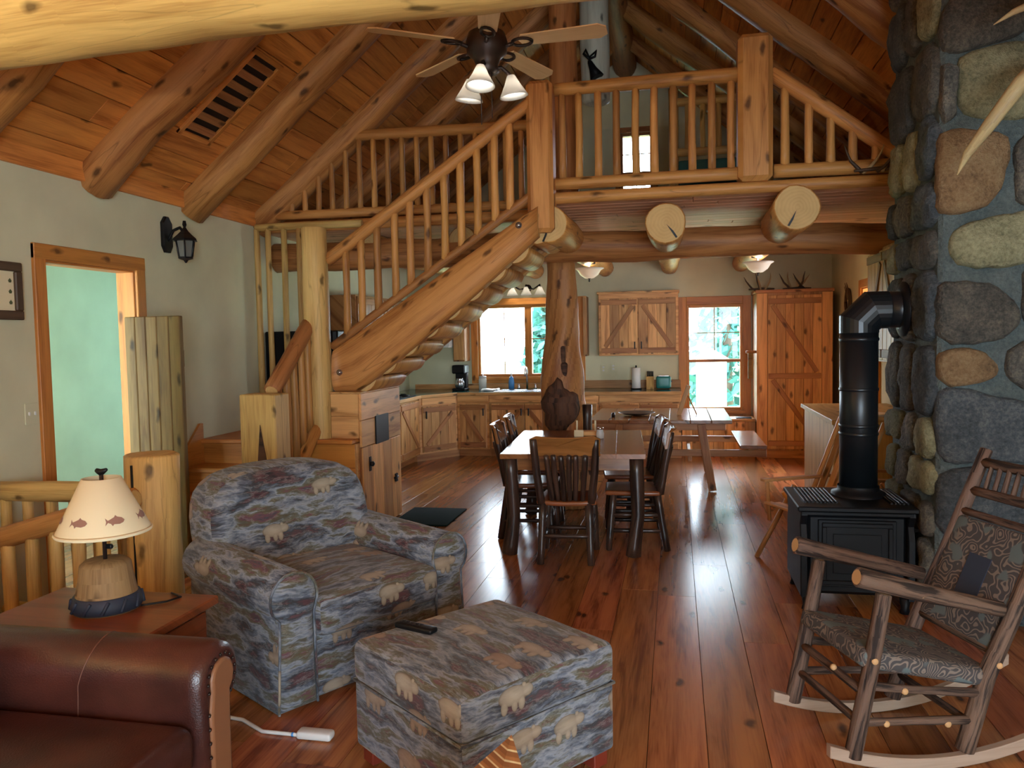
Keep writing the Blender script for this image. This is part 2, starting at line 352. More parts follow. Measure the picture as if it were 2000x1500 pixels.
        if cap:
            for i, rev in ((0, True), (len(prof)-1, False)):
                if prof[i][0] < 1e-4: continue
                ids = [bs_[i]+k for k in range(n)]
                uvs = [(prof[i][0]*math.cos(2*PI*k/n), prof[i][0]*math.sin(2*PI*k/n)) for k in range(n)]
                s.face(ids[::-1] if rev else ids, uvs[::-1] if rev else uvs, m)
        return s
    def prism(s, prof, rings, xf, m=0, cm=None, sm=True, dome=0.0, swap=False):
        """closed 2-D profile swept along depth; rings = (depth, inset)"""
        P = [Vector((a, b)) for a, b in prof]; n = len(P)
        area = sum(P[i].x*P[(i+1) % n].y - P[(i+1) % n].x*P[i].y for i in range(n))
        if area < 0: P = P[::-1]
        nr = []
        for i in range(n):
            d1 = (P[i]-P[i-1]).normalized(); d2 = (P[(i+1) % n]-P[i]).normalized(); t = d1+d2
            if t.length < 1e-6: t = d2
            t.normalize(); nr.append(Vector((-t.y, t.x)))
        per = [0]
        for i in range(n): per.append(per[-1] + (P[(i+1) % n]-P[i]).length)
        bs_ = []
        for d, ins in rings:
            bs_.append(s.add([xf(*(P[i] + nr[i]*ins), d) for i in range(n)]))
        flip = (Vector(xf(1, 0, 0))-Vector(xf(0, 0, 0))).cross(Vector(xf(0, 1, 0))-Vector(xf(0, 0, 0))).dot(Vector(xf(0, 0, 1))-Vector(xf(0, 0, 0))) < 0
        if rings[-1][0] < rings[0][0]: flip = not flip
        for i in range(len(rings)-1):
            for k in range(n):
                k2 = (k+1) % n
                ids = [bs_[i]+k, bs_[i]+k2, bs_[i+1]+k2, bs_[i+1]+k]
                uv = [(per[k], rings[i][0]), (per[k+1], rings[i][0]), (per[k+1], rings[i+1][0]), (per[k], rings[i+1][0])]
                if swap:
                    if abs(rings[i+1][1]-rings[i][1]) > .6*abs(rings[i+1][0]-rings[i][0]): uv = [tuple(P[q]+nr[q]*rings[w][1]) for q, w in ((k, i), (k2, i), (k2, i+1), (k, i+1))]
                    else: uv = [(b_, a_) for a_, b_ in uv]
                if flip: ids = ids[::-1]; uv = uv[::-1]
                s.face(ids, uv, m, sm)
        for b, (d, ins), rev in ((bs_[0], rings[0], True), (bs_[-1], rings[-1], False)):
            ids = [b+k for k in range(n)]; uv = [tuple(P[i] + nr[i]*ins) for i in range(n)]
            if rev != flip: ids = ids[::-1]; uv = uv[::-1]
            s.face(ids, uv, m if cm is None else cm, sm and dome > 0)
        return s
    def rbox(s, c, h, r=.05, seg=3, mid=4, puff=(0, 0, 0), g=(0, 1), m=0, xf=None, warp=None):
        c = Vector(c); key = {}
        ax = []
        for k in range(3):
            hh = h[k]; l = [-hh + r*(1-math.cos(PI/2*i/seg)) for i in range(seg)] + [-hh + r + (2*hh-2*r)*i/mid for i in range(mid+1)] + [hh - r*(1-math.cos(PI/2*i/seg)) for i in range(seg-1, -1, -1)]
            ax.append(l)
        def pt(p):
            q = []
            inner = [max(-(h[k]-r), min(h[k]-r, p[k])) for k in range(3)]
            d = Vector([p[k]-inner[k] for k in range(3)])
            on = [abs(abs(p[k])-h[k]) < 1e-9 for k in range(3)]
            if d.length > 1e-9: d = d.normalized()*r
            q = Vector(inner)+d
            w = [1-(q[k]/h[k])**2 for k in range(3)]
            for k in range(3):
                o1, o2 = [j for j in range(3) if j != k]
                q[k] += math.copysign(puff[k]*max(0, w[o1])*max(0, w[o2]), q[k])*(abs(q[k])/h[k])
            if warp: q = Vector(warp(q))
            q = q + c
            return Vector(xf(q)) if xf else q
        def vid(p):
            kk = tuple(round(x, 6) for x in p)
            if kk not in key: key[kk] = s.add([pt(p)])
            return key[kk]
        for k in range(3):
            a, b = [j for j in range(3) if j != k]
            for sg in (-1, 1):
                for i in range(len(ax[a])-1):
                    for j in range(len(ax[b])-1):
                        cs = []
                        for (ii, jj) in ((i, j), (i+1, j), (i+1, j+1), (i, j+1)):
                            p = [0, 0, 0]; p[k] = sg*h[k]; p[a] = ax[a][ii]; p[b] = ax[b][jj]; cs.append(p)
                        ids = [vid(p) for p in cs]; uv = [(p[a]+c[a]+k*.37, p[b]+c[b]+sg*.21) for p in cs]
                        rev = (k == 1) != (sg < 0)
                        if rev: ids = ids[::-1]; uv = uv[::-1]
                        if len(set(ids)) >= 3: s.face(ids, uv, m, True)
        return s
    def tf(s, mat): s.v = [mat @ p for p in s.v]; return s
    def mesh(s, name, mats):
        me = bpy.data.meshes.new(name); me.from_pydata([tuple(p) for p in s.v], [], s.f)
        ul = me.uv_layers.new(name='UVMap'); buf = [c for u in s.uv for t in u for c in t]; ul.data.foreach_set('uv', buf)
        for mt in mats: me.materials.append(mt)
        me.polygons.foreach_set('material_index', [min(k, len(mats)-1) for k in s.m]); me.polygons.foreach_set('use_smooth', s.sm); me.update()
        return me
def props(o, label=None, cat=None, group=None, kind=None):
    for k, v_ in (('label', label), ('category', cat), ('group', group), ('kind', kind)):
        if v_: o[k] = v_
    return o
def obj(name, mb, mats, parent=None, label=None, cat=None, group=None, kind=None):
    if not isinstance(mats, (list, tuple)): mats = [mats]
    mats = [M[k] if isinstance(k, str) else k for k in mats]
    me = mb.mesh(name, mats) if isinstance(mb, MB) else mb
    o = bpy.data.objects.new(name, me); COL.objects.link(o)
    if parent is not None: o.parent = parent; o.matrix_parent_inverse = parent.matrix_world.inverted()
    return props(o, label, cat, group, kind)
def thing(name, loc=(0, 0, 0), label=None, cat=None, group=None, kind=None, rot=None):
    o = bpy.data.objects.new(name, None); COL.objects.link(o)
    mw = Matrix.Translation(loc)
    if rot is not None: mw = mw @ (rot.to_4x4() if isinstance(rot, Matrix) else Matrix.Rotation(rot, 4, 'Z'))
    o.matrix_world = mw; o.empty_display_size = .1
    return props(o, label, cat, group, kind)
def local(name, mb, mats, parent, **k):           # mesh given in the parent's own space
    if not isinstance(mats, (list, tuple)): mats = [mats]
    mats = [M[q] if isinstance(q, str) else q for q in mats]
    me = mb.mesh(name, mats) if isinstance(mb, MB) else mb
    o = bpy.data.objects.new(name, me); COL.objects.link(o); o.parent = parent
    return props(o, **k)
def copy_tree(o, parent=None):
    c = o.copy(); COL.objects.link(c)
    if parent is not None: c.parent = parent
    for ch in list(o.children): copy_tree(ch, c)
    return c
def B(*a, **k): return MB().box(*a, **k)
def T(*a, **k): return MB().tube(*a, **k)
def arc(c, r, a0, a1, n): return [(c[0]+r*math.cos(a0+(a1-a0)*i/n), c[1]+r*math.sin(a0+(a1-a0)*i/n)) for i in range(n+1)]

# ================================================================== THE SETTING
XL, XR, XK, YB, YR = -3.9, 2.65, 2.05, 11.2, -2.6
SLOPE = .83; RX, RZ = -.65, 5.53
def roof_z(x): return RZ - SLOPE*abs(x - RX)
# floor boards
fl = obj('floor', B(XL-.4, XR+.4, YR-.4, YB+.4, -.14, -.022, ch=.0005), 'sub', kind='structure')
props(fl, 'varnished orange pine plank floor', 'floor')
xs = [.111 + .2285*k for k in range(-18, 12)]
xs = [x for x in xs if XL < x < XR]; xs = [XL] + xs + [XR]
for i in range(len(xs)-1):
    y = YR - random.random()*2.0
    while y < YB:
        l = random.uniform(1.9, 3.7); y0, y1 = max(y, YR), min(y+l, YB)
        if y1-y0 > .05: obj('plank', B(xs[i]+.0012, xs[i+1]-.0012, y0+.001, y1-.001, -.022, random.uniform(-.0006, 0), g=1, ch=.0006), 'floor', fl)
        y += l
# walls with openings
def holed(u0, u1, z0, z1, holes, mk):
    us = sorted({u0, u1, *[h[0] for h in holes], *[h[1] for h in holes]}); zs = sorted({z0, z1, *[h[2] for h in holes], *[h[3] for h in holes]})
    mb = MB()
    for i in range(len(us)-1):
        run = None
        for j in range(len(zs)-1):
            um, zm = (us[i]+us[i+1])/2, (zs[j]+zs[j+1])/2
            solid = not any(h[0] < um < h[1] and h[2] < zm < h[3] for h in holes)
            if solid: run = [zs[j], zs[j+1]] if run is None else [run[0], zs[j+1]]
            if run and (not solid or j == len(zs)-2): mk(mb, us[i], us[i+1], *run); run = None
    return mb
DOOR = (4.30, 5.155, -.1, 2.16)
wl = obj('wall_left', holed(YR-.14, YB+.16, -.1, 2.86, [DOOR], lambda mb, a, b, c, d: mb.box(XL-.14, XL, a, b, c, d, ch=0.0005)), 'wall', kind='structure')
WINS = {'sink': (-2.83, -1.35, 1.06, 2.10), 'seat': (.155, .905, .57, 2.03), 'loft': (-.73, -.29, 3.55, 4.43)}
wb = holed(XL-.14, XR+.14, -.1, 2.86, [WINS['sink'], WINS['seat']], lambda mb, a, b, c, d: mb.box(a, b, YB, YB+.16, c, d, ch=0.0005))
def gable(mb, y0, y1, hole=None):
    zt = roof_z(XL)
    if hole:
        x0, x1, z0, z1 = hole
        polys = [[(XL, 2.86), (x0, 2.86), (x0, roof_z(x0)+.1), (XL, zt+.1)], [(x0, z1), (x1, z1), (x1, roof_z(x1)+.1), (RX, RZ+.1), (x0, roof_z(x0)+.1)],
                 [(x0, 2.86), (x1, 2.86), (x1, z0), (x0, z0)], [(x1, 2.86), (XR, 2.86), (XR, roof_z(XR)+.1), (x1, roof_z(x1)+.1)]]
    else: polys = [[(XL, 2.86), (XR, 2.86), (XR, roof_z(XR)+.1), (RX, RZ+.1), (XL, zt+.1)]]
    for p in polys: mb.prism(p, [(y0, 0), (y1, 0)], lambda a, b, d: (a, d, b), sm=False)
gable(wb, YB, YB+.16, WINS['loft'])
obj('wall_back', wb, 'wall', kind='structure')
REAR = [(.10, 2.50, .35, 2.6)]
wr = holed(XL-.14, XR+.14, -.1, 2.86, REAR, lambda mb, a, b, c, d: mb.box(a, b, YR-.14, YR, c, d, ch=0.0005)); gable(wr, YR-.14, YR)
obj('wall_rear', wr, 'wall', kind='structure')
SIDE = (8.7, 9.45, .0, 2.1)  # side opening enlarged to door size to let sky light into the kitchen
obj('wall_right', holed(YR-.14, YB+.16, -.1, 2.9, [SIDE], lambda mb, a, b, c, d: mb.box(XR, XR+.14, a, b, c, d, ch=.0005)), 'wall', kind='structure')
obj('wall_right_kitchen', holed(5.45, YB, 0, 2.66, [SIDE], lambda mb, a, b, c, d: mb.box(XK, XR, a, b, c, d, ch=.0005)), 'wall', kind='structure')
# room beyond the doorway
hb = MB(); hb.box(-5.75, -5.6, 2.8, 7.4, 0, 2.6, ch=.0005); hb.box(-5.6, XL-.14, 7.25, 7.4, 0, 2.6, ch=.0005)
for a in ((-5.6, -5.4, 0, 2.6), (-4.4, XL-.14, 0, 2.6), (-5.4, -4.4, 0, .4), (-5.4, -4.4, 2.3, 2.6)): hb.box(a[0], a[1], 2.72, 2.86, a[2], a[3], ch=.0005)
obj('wall_hall', hb, 'hall', kind='structure')
obj('ceiling_hall', B(-5.75, XL-.14, 2.72, 7.4, 2.6, 2.7, ch=.0005), 'wall', kind='structure')
obj('floor_hall', B(-5.75, XL, 2.72, 7.4, -.14, -.005, g=1), 'floor', kind='structure')
# roof slabs and ceiling boards
rs = MB()
L1 = (RX-XL)/1; nrm = math.hypot(1, SLOPE)
for sg, x1 in ((-1, XL-.2), (1, XR+.2)):
    rs.prism([(RX, RZ+.03), (x1, roof_z(x1)+.03), (x1, roof_z(x1)+.2), (RX, RZ+.2)], [(YR-.14, 0), (YB+.16, 0)], lambda a, b, d: (a, d, b), sm=False)
ceil = obj('ceiling', rs, 'ceil', label='sloping tongue and groove board ceiling under the roof', cat='ceiling', kind='structure')
def roofpt(side, d, h, y):      # d along the slope from the ridge, h below the boards
    x = RX + side*(d/nrm) - side*(-h)*0 ; z = RZ - SLOPE*d/nrm
    n = Vector((-side*SLOPE, 0, -1)).normalized()
    return Vector((x, y, z)) + n*h
for side, xe in ((-1, XL), (1, XR)):
    Lr = abs(xe-RX)*nrm; k = 0; d = 0
    ang = side*math.atan(SLOPE)
    R = Matrix.Rotation(ang, 3, 'Y')
    while d < Lr - .02:
        w = min(.205, Lr-d); y = YR - random.random()*2
        while y < YB:
            l = random.uniform(2.6, 4.6); y0, y1 = max(y, YR), min(y+l, YB)
            if y1-y0 > .1:
                c = roofpt(side, d+w/2, 0.0, (y0+y1)/2); hw = w/2-.003
                obj('ceiling_board', MB().box(c.x-hw, c.x+hw, y0, y1, c.z-.012, c.z+.012, g=1, ch=.004, R=R), 'ceil', ceil)
            y += l
        d += w
trim = obj('trim_1', B(XL, XL+.03, YR, 6.9, 2.715, 2.86, g=1), 'ceil', kind='structure')
# rafters
LBL = {3.7: 'first log rafter beyond the tie beam, cut off by the picture edge', 4.8: 'thick log rafter before the louvred ceiling vent', 5.9: 'log rafter with dark gouges just past the ceiling vent', 7.0: 'log rafter ending above the stair landing partition'}
for y in (.4, 1.5, 3.7, 4.8, 5.9, 7.0, 8.1, 9.2, 10.3):
    for side, xe in ((-1, XL-.08), (1, XR-.02)):
        if side > 0 and 3.5 < y < 6: pass
        D = abs(xe-RX)*nrm; sd = int(y*10)+side
        a = roofpt(side, .02, .05, y); b = roofpt(side, D, .05, y)
        mb = T([b, a], [.155, .13], n=16, wob=.16, seed=sd, sub=14, rnd=.1, bend=.03)
        if side < 0:
            lab = LBL.get(y) or {.4: 'log rafter above the sofa behind the viewer', 1.5: 'log rafter over the sofa out of frame', 8.1: 'dark log rafter over the loft behind the rear railing', 9.2: 'dark log rafter in the middle of the loft slope', 10.3: 'dark log rafter next to the loft gable wall'}[y]
        else:
            lab = {4.8: 'log rafter above the stone chimney', 5.9: 'log rafter running from the chimney up over the loft front', 7.0: 'large log rafter sloping behind the squared loft post', 8.1: 'shaded log rafter over the loft, first behind the post', 9.2: 'shaded log rafter over the loft bunk bed', 10.3: 'shaded log rafter beside the loft window'}.get(y, 'log rafter over the rocking chair side, %s of frame' % ('out' if y < 1 else 'just out' if y < 2 else 'high out'))
        obj('log_rafter', mb, ['rafter', 'end'], label=lab, cat='rafter', group='log rafters', kind='structure')
obj('ridge_log', T([(RX, YR, RZ-.2), (RX, YB, RZ-.2)], .16, n=14, wob=.1, sub=12, seed=3), ['red_log', 'end'], label='log ridge beam at the roof peak', cat='beam', kind='structure')
obj('tie_beam', T([(XL, 2.63, 2.93), (XR, 2.63, 2.885)], [.225, .19], n=20, wob=.12, seed=11, sub=26, bend=.03, rnd=.05), ['pale_log', 'end'], label='pale yellow log tie beam crossing the top of the room', cat='beam', kind='structure')
# vent in the ceiling between two rafters
vt = thing('ceiling_vent', (-3.2, 5.35, 3.4), 'brown louvred vent set in the sloping ceiling boards', 'vent')
ang = -math.atan(SLOPE); Rv = Matrix.Rotation(ang, 3, 'Y')
def vb(u0, u1, y0, y1, h0, h1, g): # u along slope from the eave
    uc, yc, hc = (u0+u1)/2, (y0+y1)/2, (h0+h1)/2
    d = (RX-XL)*nrm - uc; c = roofpt(-1, d, .012+hc, yc)
    return MB().box(c.x-(u1-u0)/2, c.x+(u1-u0)/2, y0, y1, c.z-(h1-h0)/2, c.z+(h1-h0)/2, g=g, R=Rv)
obj('vent_back', vb(.52, 1.32, 5.17, 5.53, 0, .004, 0), 'black', vt)
for a in ((.5, .54, 5.15, 5.55, 1), (1.3, 1.34, 5.15, 5.55, 1), (.5, 1.34, 5.15, 5.19, 0), (.5, 1.34, 5.51, 5.55, 0)): obj('vent_frame', vb(a[0], a[1], a[2], a[3], 0, .022, a[4]), 'ceil', vt)
for i in range(7): obj('slat', vb(.565+i*.107, .625+i*.107, 5.19, 5.51, .002, .016, 1), 'pine_dark', vt)
# loft deck
deck = obj('floor_loft', MB().box(-1.0, XK, 6.26, 6.95, 2.70, 2.725, ch=.001).box(XL, XK, 6.95, YB, 2.70, 2.725, ch=.001), 'deck', label='board deck of the loft, underside seen over the kitchen', cat='floor', kind='structure')
y = 6.26; i = 0
while y < YB-.02:
    w = min(.142, YB-y); xa = -1.0 if y < 6.9 else XL; cut = random.uniform(-.6, 1.2)
    for a, b in ((xa, cut), (cut, XK)):
        obj('deck_board', B(a+.001, b-.001, y+.002, y+w-.002, 2.668, 2.70, g=0, ch=.006), 'deck', deck)
    y += w
# joists
JL = {-.95: 'log joist whose sawn end meets the stair top', -.07: 'log joist with sawn end centred under the loft railing', .885: 'log joist with cracked sawn end below the squared loft post', -1.95: 'log joist over the cooktop side of the kitchen', -2.9: 'log joist over the kitchen next to the fridge'}
for x, y0, z0, r0 in ((-.95, 6.10, 2.49, .145), (-.07, 6.22, 2.475, .155), (.885, 6.14, 2.525, .165), (-1.95, 7.2, 2.54, .13), (-2.9, 7.2, 2.54, .13)):
    obj('log_joist', T([(x, y0, z0), (x, YB, 2.575)], [r0, .115], n=20, wob=.08, seed=int(x*10)+40, sub=14, rnd=.06, bend=.01), ['log', 'end'], label=JL[x], cat='joist', group='loft joists', kind='structure')
for x_, y_, z_, a_ in ((-.07, 6.215, 2.475, -.9), (.885, 6.135, 2.525, -2.0), (-.95, 6.095, 2.49, -1.9)):
    dx, dz = math.cos(a_), math.sin(a_)
    obj('end_crack', MB().prism([(x_+.02*dx, z_+.02*dz), (x_+.09*dx-.008*dz, z_+.09*dz+.008*dx), (x_+.145*dx-.004*dz, z_+.145*dz), (x_+.145*dx+.012*dz, z_+.145*dz-.012*dx)], [(y_+.004, 0), (y_-.0025, 0)], lambda a, b, d: (a, d, b), sm=False), 'black', [o for o in COL.objects if o.get('label') == JL[x_]][0])
obj('cross_beam', T([(XL, 7.3, 2.46), (-1.0, 7.3, 2.45), (XK, 7.3, 2.40)], [.14, .138, .13], n=18, wob=.16, seed=5, sub=14, bend=.03, rnd=.05), ['red_log', 'end'], label='long reddish log beam carrying the loft joists above the kitchen', cat='beam', kind='structure')
# burl post
post = thing('burl_post', (-1.03, 7.45, 0), 'gnarled log post with a dark burl at its foot behind the dining table', 'post')
def lob(an, u): return 1 + .07*math.sin(3*an+.6+u*.8) + .05*math.sin(5*an+1.9+u*2.2) * (1 if u < 1.6 else .3)
obj('trunk', T([(-1.02, 7.45, 0), (-1.03, 7.45, .35), (-1.05, 7.45, .9), (-1.045, 7.45, 1.3), (-1.05, 7.45, 1.7), (-1.05, 7.45, 2.33)], [.25, .245, .215, .18, .155, .13], n=30, wob=.2, seed=9, sub=7, lobes=lob, rnd=.03), ['rafter', 'end'], post)
bc_ = Vector((-1.06, 7.29, .95))
bl = MB().lathe([(math.sin(PI*i/14)*.155+.0005, -math.cos(PI*i/14)*.25) for i in range(15)], bc_, n=24, cap=False)
bl.v = [bc_ + Vector((d.x, d.y*.75, d.z))*(1 + .30*mnoise.noise(d*9+Vector((3, 1, 2))) + .16*mnoise.noise(d*24)) for d in [p - bc_ for p in bl.v]]
obj('burl', bl, 'burl', post, label='dark knobbly burl')
cr = MB()
for k, (zz, w) in enumerate(((1.26, .035), (1.42, .03), (1.58, .022))):
    q = MB().rbox((-1.02-k*.012, 7.305+k*.012, zz), (w, .03, .12), r=.028, seg=3, mid=3); cr = q if k == 0 else cr
    obj('scar', q, 'burl', post)
obj('branch_stub', T([(-.83, 7.36, 0), (-.82, 7.36, .62), (-.815, 7.36, .98)], [.055, .05, .048], n=12, wob=.1, seed=2, sub=3), ['darkbark', 'cut'], post)
obj('king_post', T([(-1.0, 7.42, 2.7), (-1.0, 7.42, 5.12)], .13, n=18, wob=.1, seed=21, sub=8, rnd=.02), ['red_log', 'end'], label='tall red log column rising from the loft to the ridge', cat='post')
# door frame
tr = thing('door_1', (XL, 4.73, 0), 'open doorway with orange pine casing in the left plaster wall', 'doorway', kind='structure')
obj('casing', B(XL-.005, XL+.022, 4.205, 4.30, 0, 2.255, g=2), 'trim', tr); obj('casing', B(XL-.005, XL+.022, 5.155, 5.25, 0, 2.255, g=2), 'trim', tr)
obj('casing', B(XL-.005, XL+.024, 4.205, 5.25, 2.16, 2.258, g=1), 'trim', tr)
obj('jamb', B(XL-.145, XL, 5.14, 5.156, 0, 2.16, g=2), 'trim', tr); obj('jamb', B(XL-.145, XL, 4.299, 4.315, 0, 2.16, g=2), 'trim', tr); obj('jamb', B(XL-.145, XL, 4.3, 5.155, 2.145, 2.161, g=1), 'trim', tr)
# windows
def window(name, x0, x1, z0, z1, label, bars_v=(), bars_h=(), sashes=(), casing=.095, mat='trim'):
    t = thing(name, ((x0+x1)/2, YB, z0), label, 'window', kind='structure'); c = casing
    obj('casing', B(x0-c, x0, YB-.022, YB+.01, z0-c, z1+c, g=2), mat, t); obj('casing', B(x1, x1+c, YB-.022, YB+.01, z0-c, z1+c, g=2), mat, t)
    obj('casing', B(x0, x1, YB-.024, YB+.01, z1, z1+c, g=0), mat, t); obj('sill', B(x0-.03, x1+.03, YB-.05, YB+.02, z0-.04, z0, g=0), mat, t)
    obj('apron', B(x0, x1, YB-.02, YB+.01, z0-c, z0-.04, g=0), mat, t)
    for a, b in ((x0, x0+.035), (x1-.035, x1)): obj('frame', B(a, b, YB+.02, YB+.13, z0, z1, g=2), mat, t)
    for a, b in ((z0, z0+.04), (z1-.04, z1)): obj('frame', B(x0+.035, x1-.035, YB+.02, YB+.13, a, b, g=0), mat, t)
    for b in bars_v: obj('mullion', B(b[0], b[1], YB+.03, YB+.12, z0+.04, z1-.04, g=2), mat, t)
    for b in bars_h: obj('rail', B(x0+.035, x1-.035, YB+.035, YB+.1, b[0], b[1], g=0), mat, t)
    for b in sashes: obj('glazing_bar', B(b[0], b[1], YB+.062, YB+.078, b[2], b[3], g=0 if b[1]-b[0] > b[3]-b[2] else 2), mat, t)
    obj('pane', B(x0+.03, x1-.03, YB+.066, YB+.072, z0+.03, z1-.03, ch=0.0003), 'glass', t)
    return t
window('window_1', *WINS['sink'], 'wide bright window above the kitchen sink', bars_v=((-2.135, -2.035),), sashes=((-2.45, -2.438, 1.1, 2.06), (-1.71, -1.698, 1.1, 2.06), (-2.78, -2.135, 1.6, 1.612), (-2.035, -1.39, 1.6, 1.612)))
window('window_2', *WINS['seat'], 'tall bright sash window over the window seat', bars_h=((1.235, 1.275),), sashes=((.524, .536, 1.275, 1.99), (.19, .87, 1.635, 1.647)), casing=.11)
window('window_3', *WINS['loft'], 'small bright loft window seen between balusters', bars_h=((3.86, 3.9),), sashes=((-.516, -.504, 3.6, 4.39), (-.7, -.32, 4.14, 4.152)), mat='red_log', casing=.07)
for i, h in enumerate(REAR):
    t = thing('window_%d' % (4+i), ((h[0]+h[1])/2, YR, h[2]), ['large living room window behind the viewer', 'smaller window behind the sofa'][i], 'window', kind='structure')
    for a, b in ((h[0], h[0]+.06), ((h[0]+h[1])/2-.03, (h[0]+h[1])/2+.03), (h[1]-.06, h[1])): obj('frame', B(a, b, YR-.1, YR-.03, h[2], h[3], g=2), 'trim', t)
    for a, b in ((h[2], h[2]+.06), (h[3]-.06, h[3])): obj('frame', B(h[0], h[1], YR-.1, YR-.03, a, b, g=0), 'trim', t)
rw = thing('side_opening', (XK, 9.0, 0), 'orange cased side opening of the kitchen, enlarged for daylight, half hidden by the stove pipe', 'doorway', kind='structure')
for a, b in ((8.61, 8.7), (9.45, 9.54)): obj('casing', B(XK-.022, XK+.002, a, b, 0, 2.19, g=2), 'trim', rw)
obj('casing', B(XK-.022, XK+.002, 8.7, 9.45, 2.1, 2.19, g=1), 'trim', rw)
for a, b in ((8.7, 8.715), (9.435, 9.45)): obj('jamb', B(XK, XR+.1, a, b, 0, 2.1, g=2), 'trim', rw)
obj('head_jamb', B(XK, XR+.1, 8.715, 9.435, 2.085, 2.1, g=1), 'trim', rw)

# ================================================================== LOFT EDGE, RAILINGS, STAIRS
def pole(x, y, z0, z1, r=.034, seed=0, n=10): return T([(x, y, z0), (x+random.uniform(-.006, .006), y, (z0+z1)/2), (x, y, z1)], [r, r*random.uniform(.86, 1.0), r*.92], n=n, wob=.1, seed=seed, sub=3, rnd=0)
obj('loft_edge_log', T([(-1.06, 6.2, 2.70), (XK, 6.2, 2.70)], [.046, .044], n=14, wob=.06, seed=31, sub=20), ['log', 'end'], label='slim honey log along the front edge of the loft floor', cat='beam')
lr = thing('loft_railing', (0, 6.2, 2.74), 'log railing of ten balusters along the loft front', 'railing')
obj('top_rail', T([(-.91, 6.2, 3.535), (.49, 6.2, 3.535)], [.05, .055], n=14, wob=.06, seed=32, sub=10), ['log', 'end'], lr)
obj('bottom_rail', T([(-.91, 6.2, 2.81), (.49, 6.2, 2.81)], [.047, .05], n=14, wob=.06, seed=33, sub=10), ['log', 'end'], lr)
for i, x in enumerate((-.851, -.723, -.572, -.431, -.283, -.144, -.002, .138, .28, .421)): obj('baluster', pole(x, 6.2, 2.85, 3.5, .031, 50+i), 'baluster', lr)
obj('loft_post', B(.465, .712, 6.1, 6.32, 2.735, 3.80, g=2, ch=.035), ['log', 'end'], label='stout squared log post between the two loft railings', cat='post')
rr_ = thing('sloped_railing', (1.3, 6.2, 2.74), 'short loft railing whose top rail slopes down with the roof', 'railing')
obj('top_rail', T([(.70, 6.2, 3.53), (2.0, 6.2, 2.545+.02)], [.055, .05], n=14, wob=.06, seed=34, sub=12), ['log', 'end'], rr_)
obj('bottom_rail', T([(.72, 6.2, 2.81), (1.66, 6.2, 2.80)], .052, n=14, wob=.06, seed=35, sub=10), ['log', 'end'], rr_)
for i, x in enumerate((.804, .973, 1.122, 1.276, 1.43)): obj('baluster', pole(x, 6.2, 2.84, 3.53-.765*(x-.70), .033, 70+i), 'baluster', rr_)
# newel at stair top
obj('stair_head_post', B(-1.108, -.905, 6.02, 6.22, 2.42, 3.57, g=2, ch=.03), ['log', 'end'], label='squared orange post at the head of the stairs', cat='post')
# rear railing over the stairwell
br_ = thing('stairwell_railing', (-2.4, 6.95, 2.74), 'shaded log railing of the loft behind the staircase', 'railing')
obj('edge_log', T([(-3.85, 6.95, 2.70), (-1.0, 6.95, 2.70)], .05, n=14, wob=.06, seed=36, sub=14), ['log', 'end'], br_)
obj('bottom_rail', T([(-3.7, 6.95, 2.815), (-1.1, 6.95, 2.795)], .042, n=12, wob=.06, seed=37, sub=14), ['log', 'end'], br_)
obj('top_rail', T([(-2.98, 6.95, 3.51), (-1.1, 6.95, 3.48)], .05, n=12, wob=.06, seed=38, sub=14), ['log', 'end'], br_)
x = -3.54; i = 0
while x < -1.12:
    obj('baluster', pole(x, 6.95, 2.83, min(3.48, roof_z(x)-.02), .027, 90+i), 'baluster', br_); x += .1385; i += 1
# partition of long poles beside the landing
pt_ = thing('pole_partition', (-3.6, 6.88, .82), 'screen of four tall thin poles behind the stair landing', 'partition')
obj('cross_rail', T([(-3.87, 6.86, 2.70), (-2.80, 6.86, 2.69)], .036, n=10, wob=.08, seed=41, sub=8), ['pale_log', 'end'], pt_)
for i, x in enumerate((-3.862, -3.745, -3.583, -3.43)): obj('pole', pole(x, 6.86, .82, 2.68, .03, 120+i), 'pale_log', pt_)
# landing + lower flight
ld = thing('stair_landing', (-3.2, 6.4, 0), 'low orange pine landing and steps at the foot of the stairs', 'stairs')
obj('landing_deck', B(XL, -2.535, 5.86, 6.92, .785, .82, g=0, ch=.012), 'trim', ld)
for k in range(4): obj('riser_board', B(XL+.01, -2.53, 5.90, 5.925, .0+k*.196, .194+k*.196, g=0), 'trim', ld)
for k, (ya, z) in enumerate(((5.63, .615), (5.37, .41), (5.12, .205))):
    obj('tread', B(XL+.01, -2.86, ya, ya+.30, z-.04, z, g=0, ch=.012), 'trim', ld); obj('riser', B(XL+.01, -2.88, ya+.03, ya+.05, z-.205, z-.04, g=0), 'trim', ld)
obj('skirt_board', MB().prism([(5.0, 0), (5.2, .34), (5.86, .95), (5.9, .95), (5.9, 0)], [(XL+.002, 0), (XL+.024, 0)], lambda a, b, d: (d, a, b), sm=False), 'trim', ld)
nw = thing('carved_newel', (-2.93, 5.2, 0), 'squared pale newel post split by a tall dark notch', 'post')
nm = B(-3.065, -2.785, 5.11, 5.325, 0, 1.243, g=2, ch=.009)
obj('post_body', nm, 'pale_log', nw)
obj('notch', MB().prism([(-2.93, .0), (-2.955, .55), (-2.905, 1.03), (-2.835, .62), (-2.80, 0)], [(5.118, 0), (5.104, .004)], lambda a, b, d: (a, d, b), sm=False), 'burl', nw)
lrl = thing('lower_stair_railing', (-2.93, 5.6, 0), 'steep short handrail with balusters rising from the newel', 'railing')
obj('top_rail', T([(-2.90, 5.28, 1.255), (-2.94, 6.0, 1.76)], .062, n=14, wob=.08, seed=44, sub=5), ['red_log', 'end'], lrl)
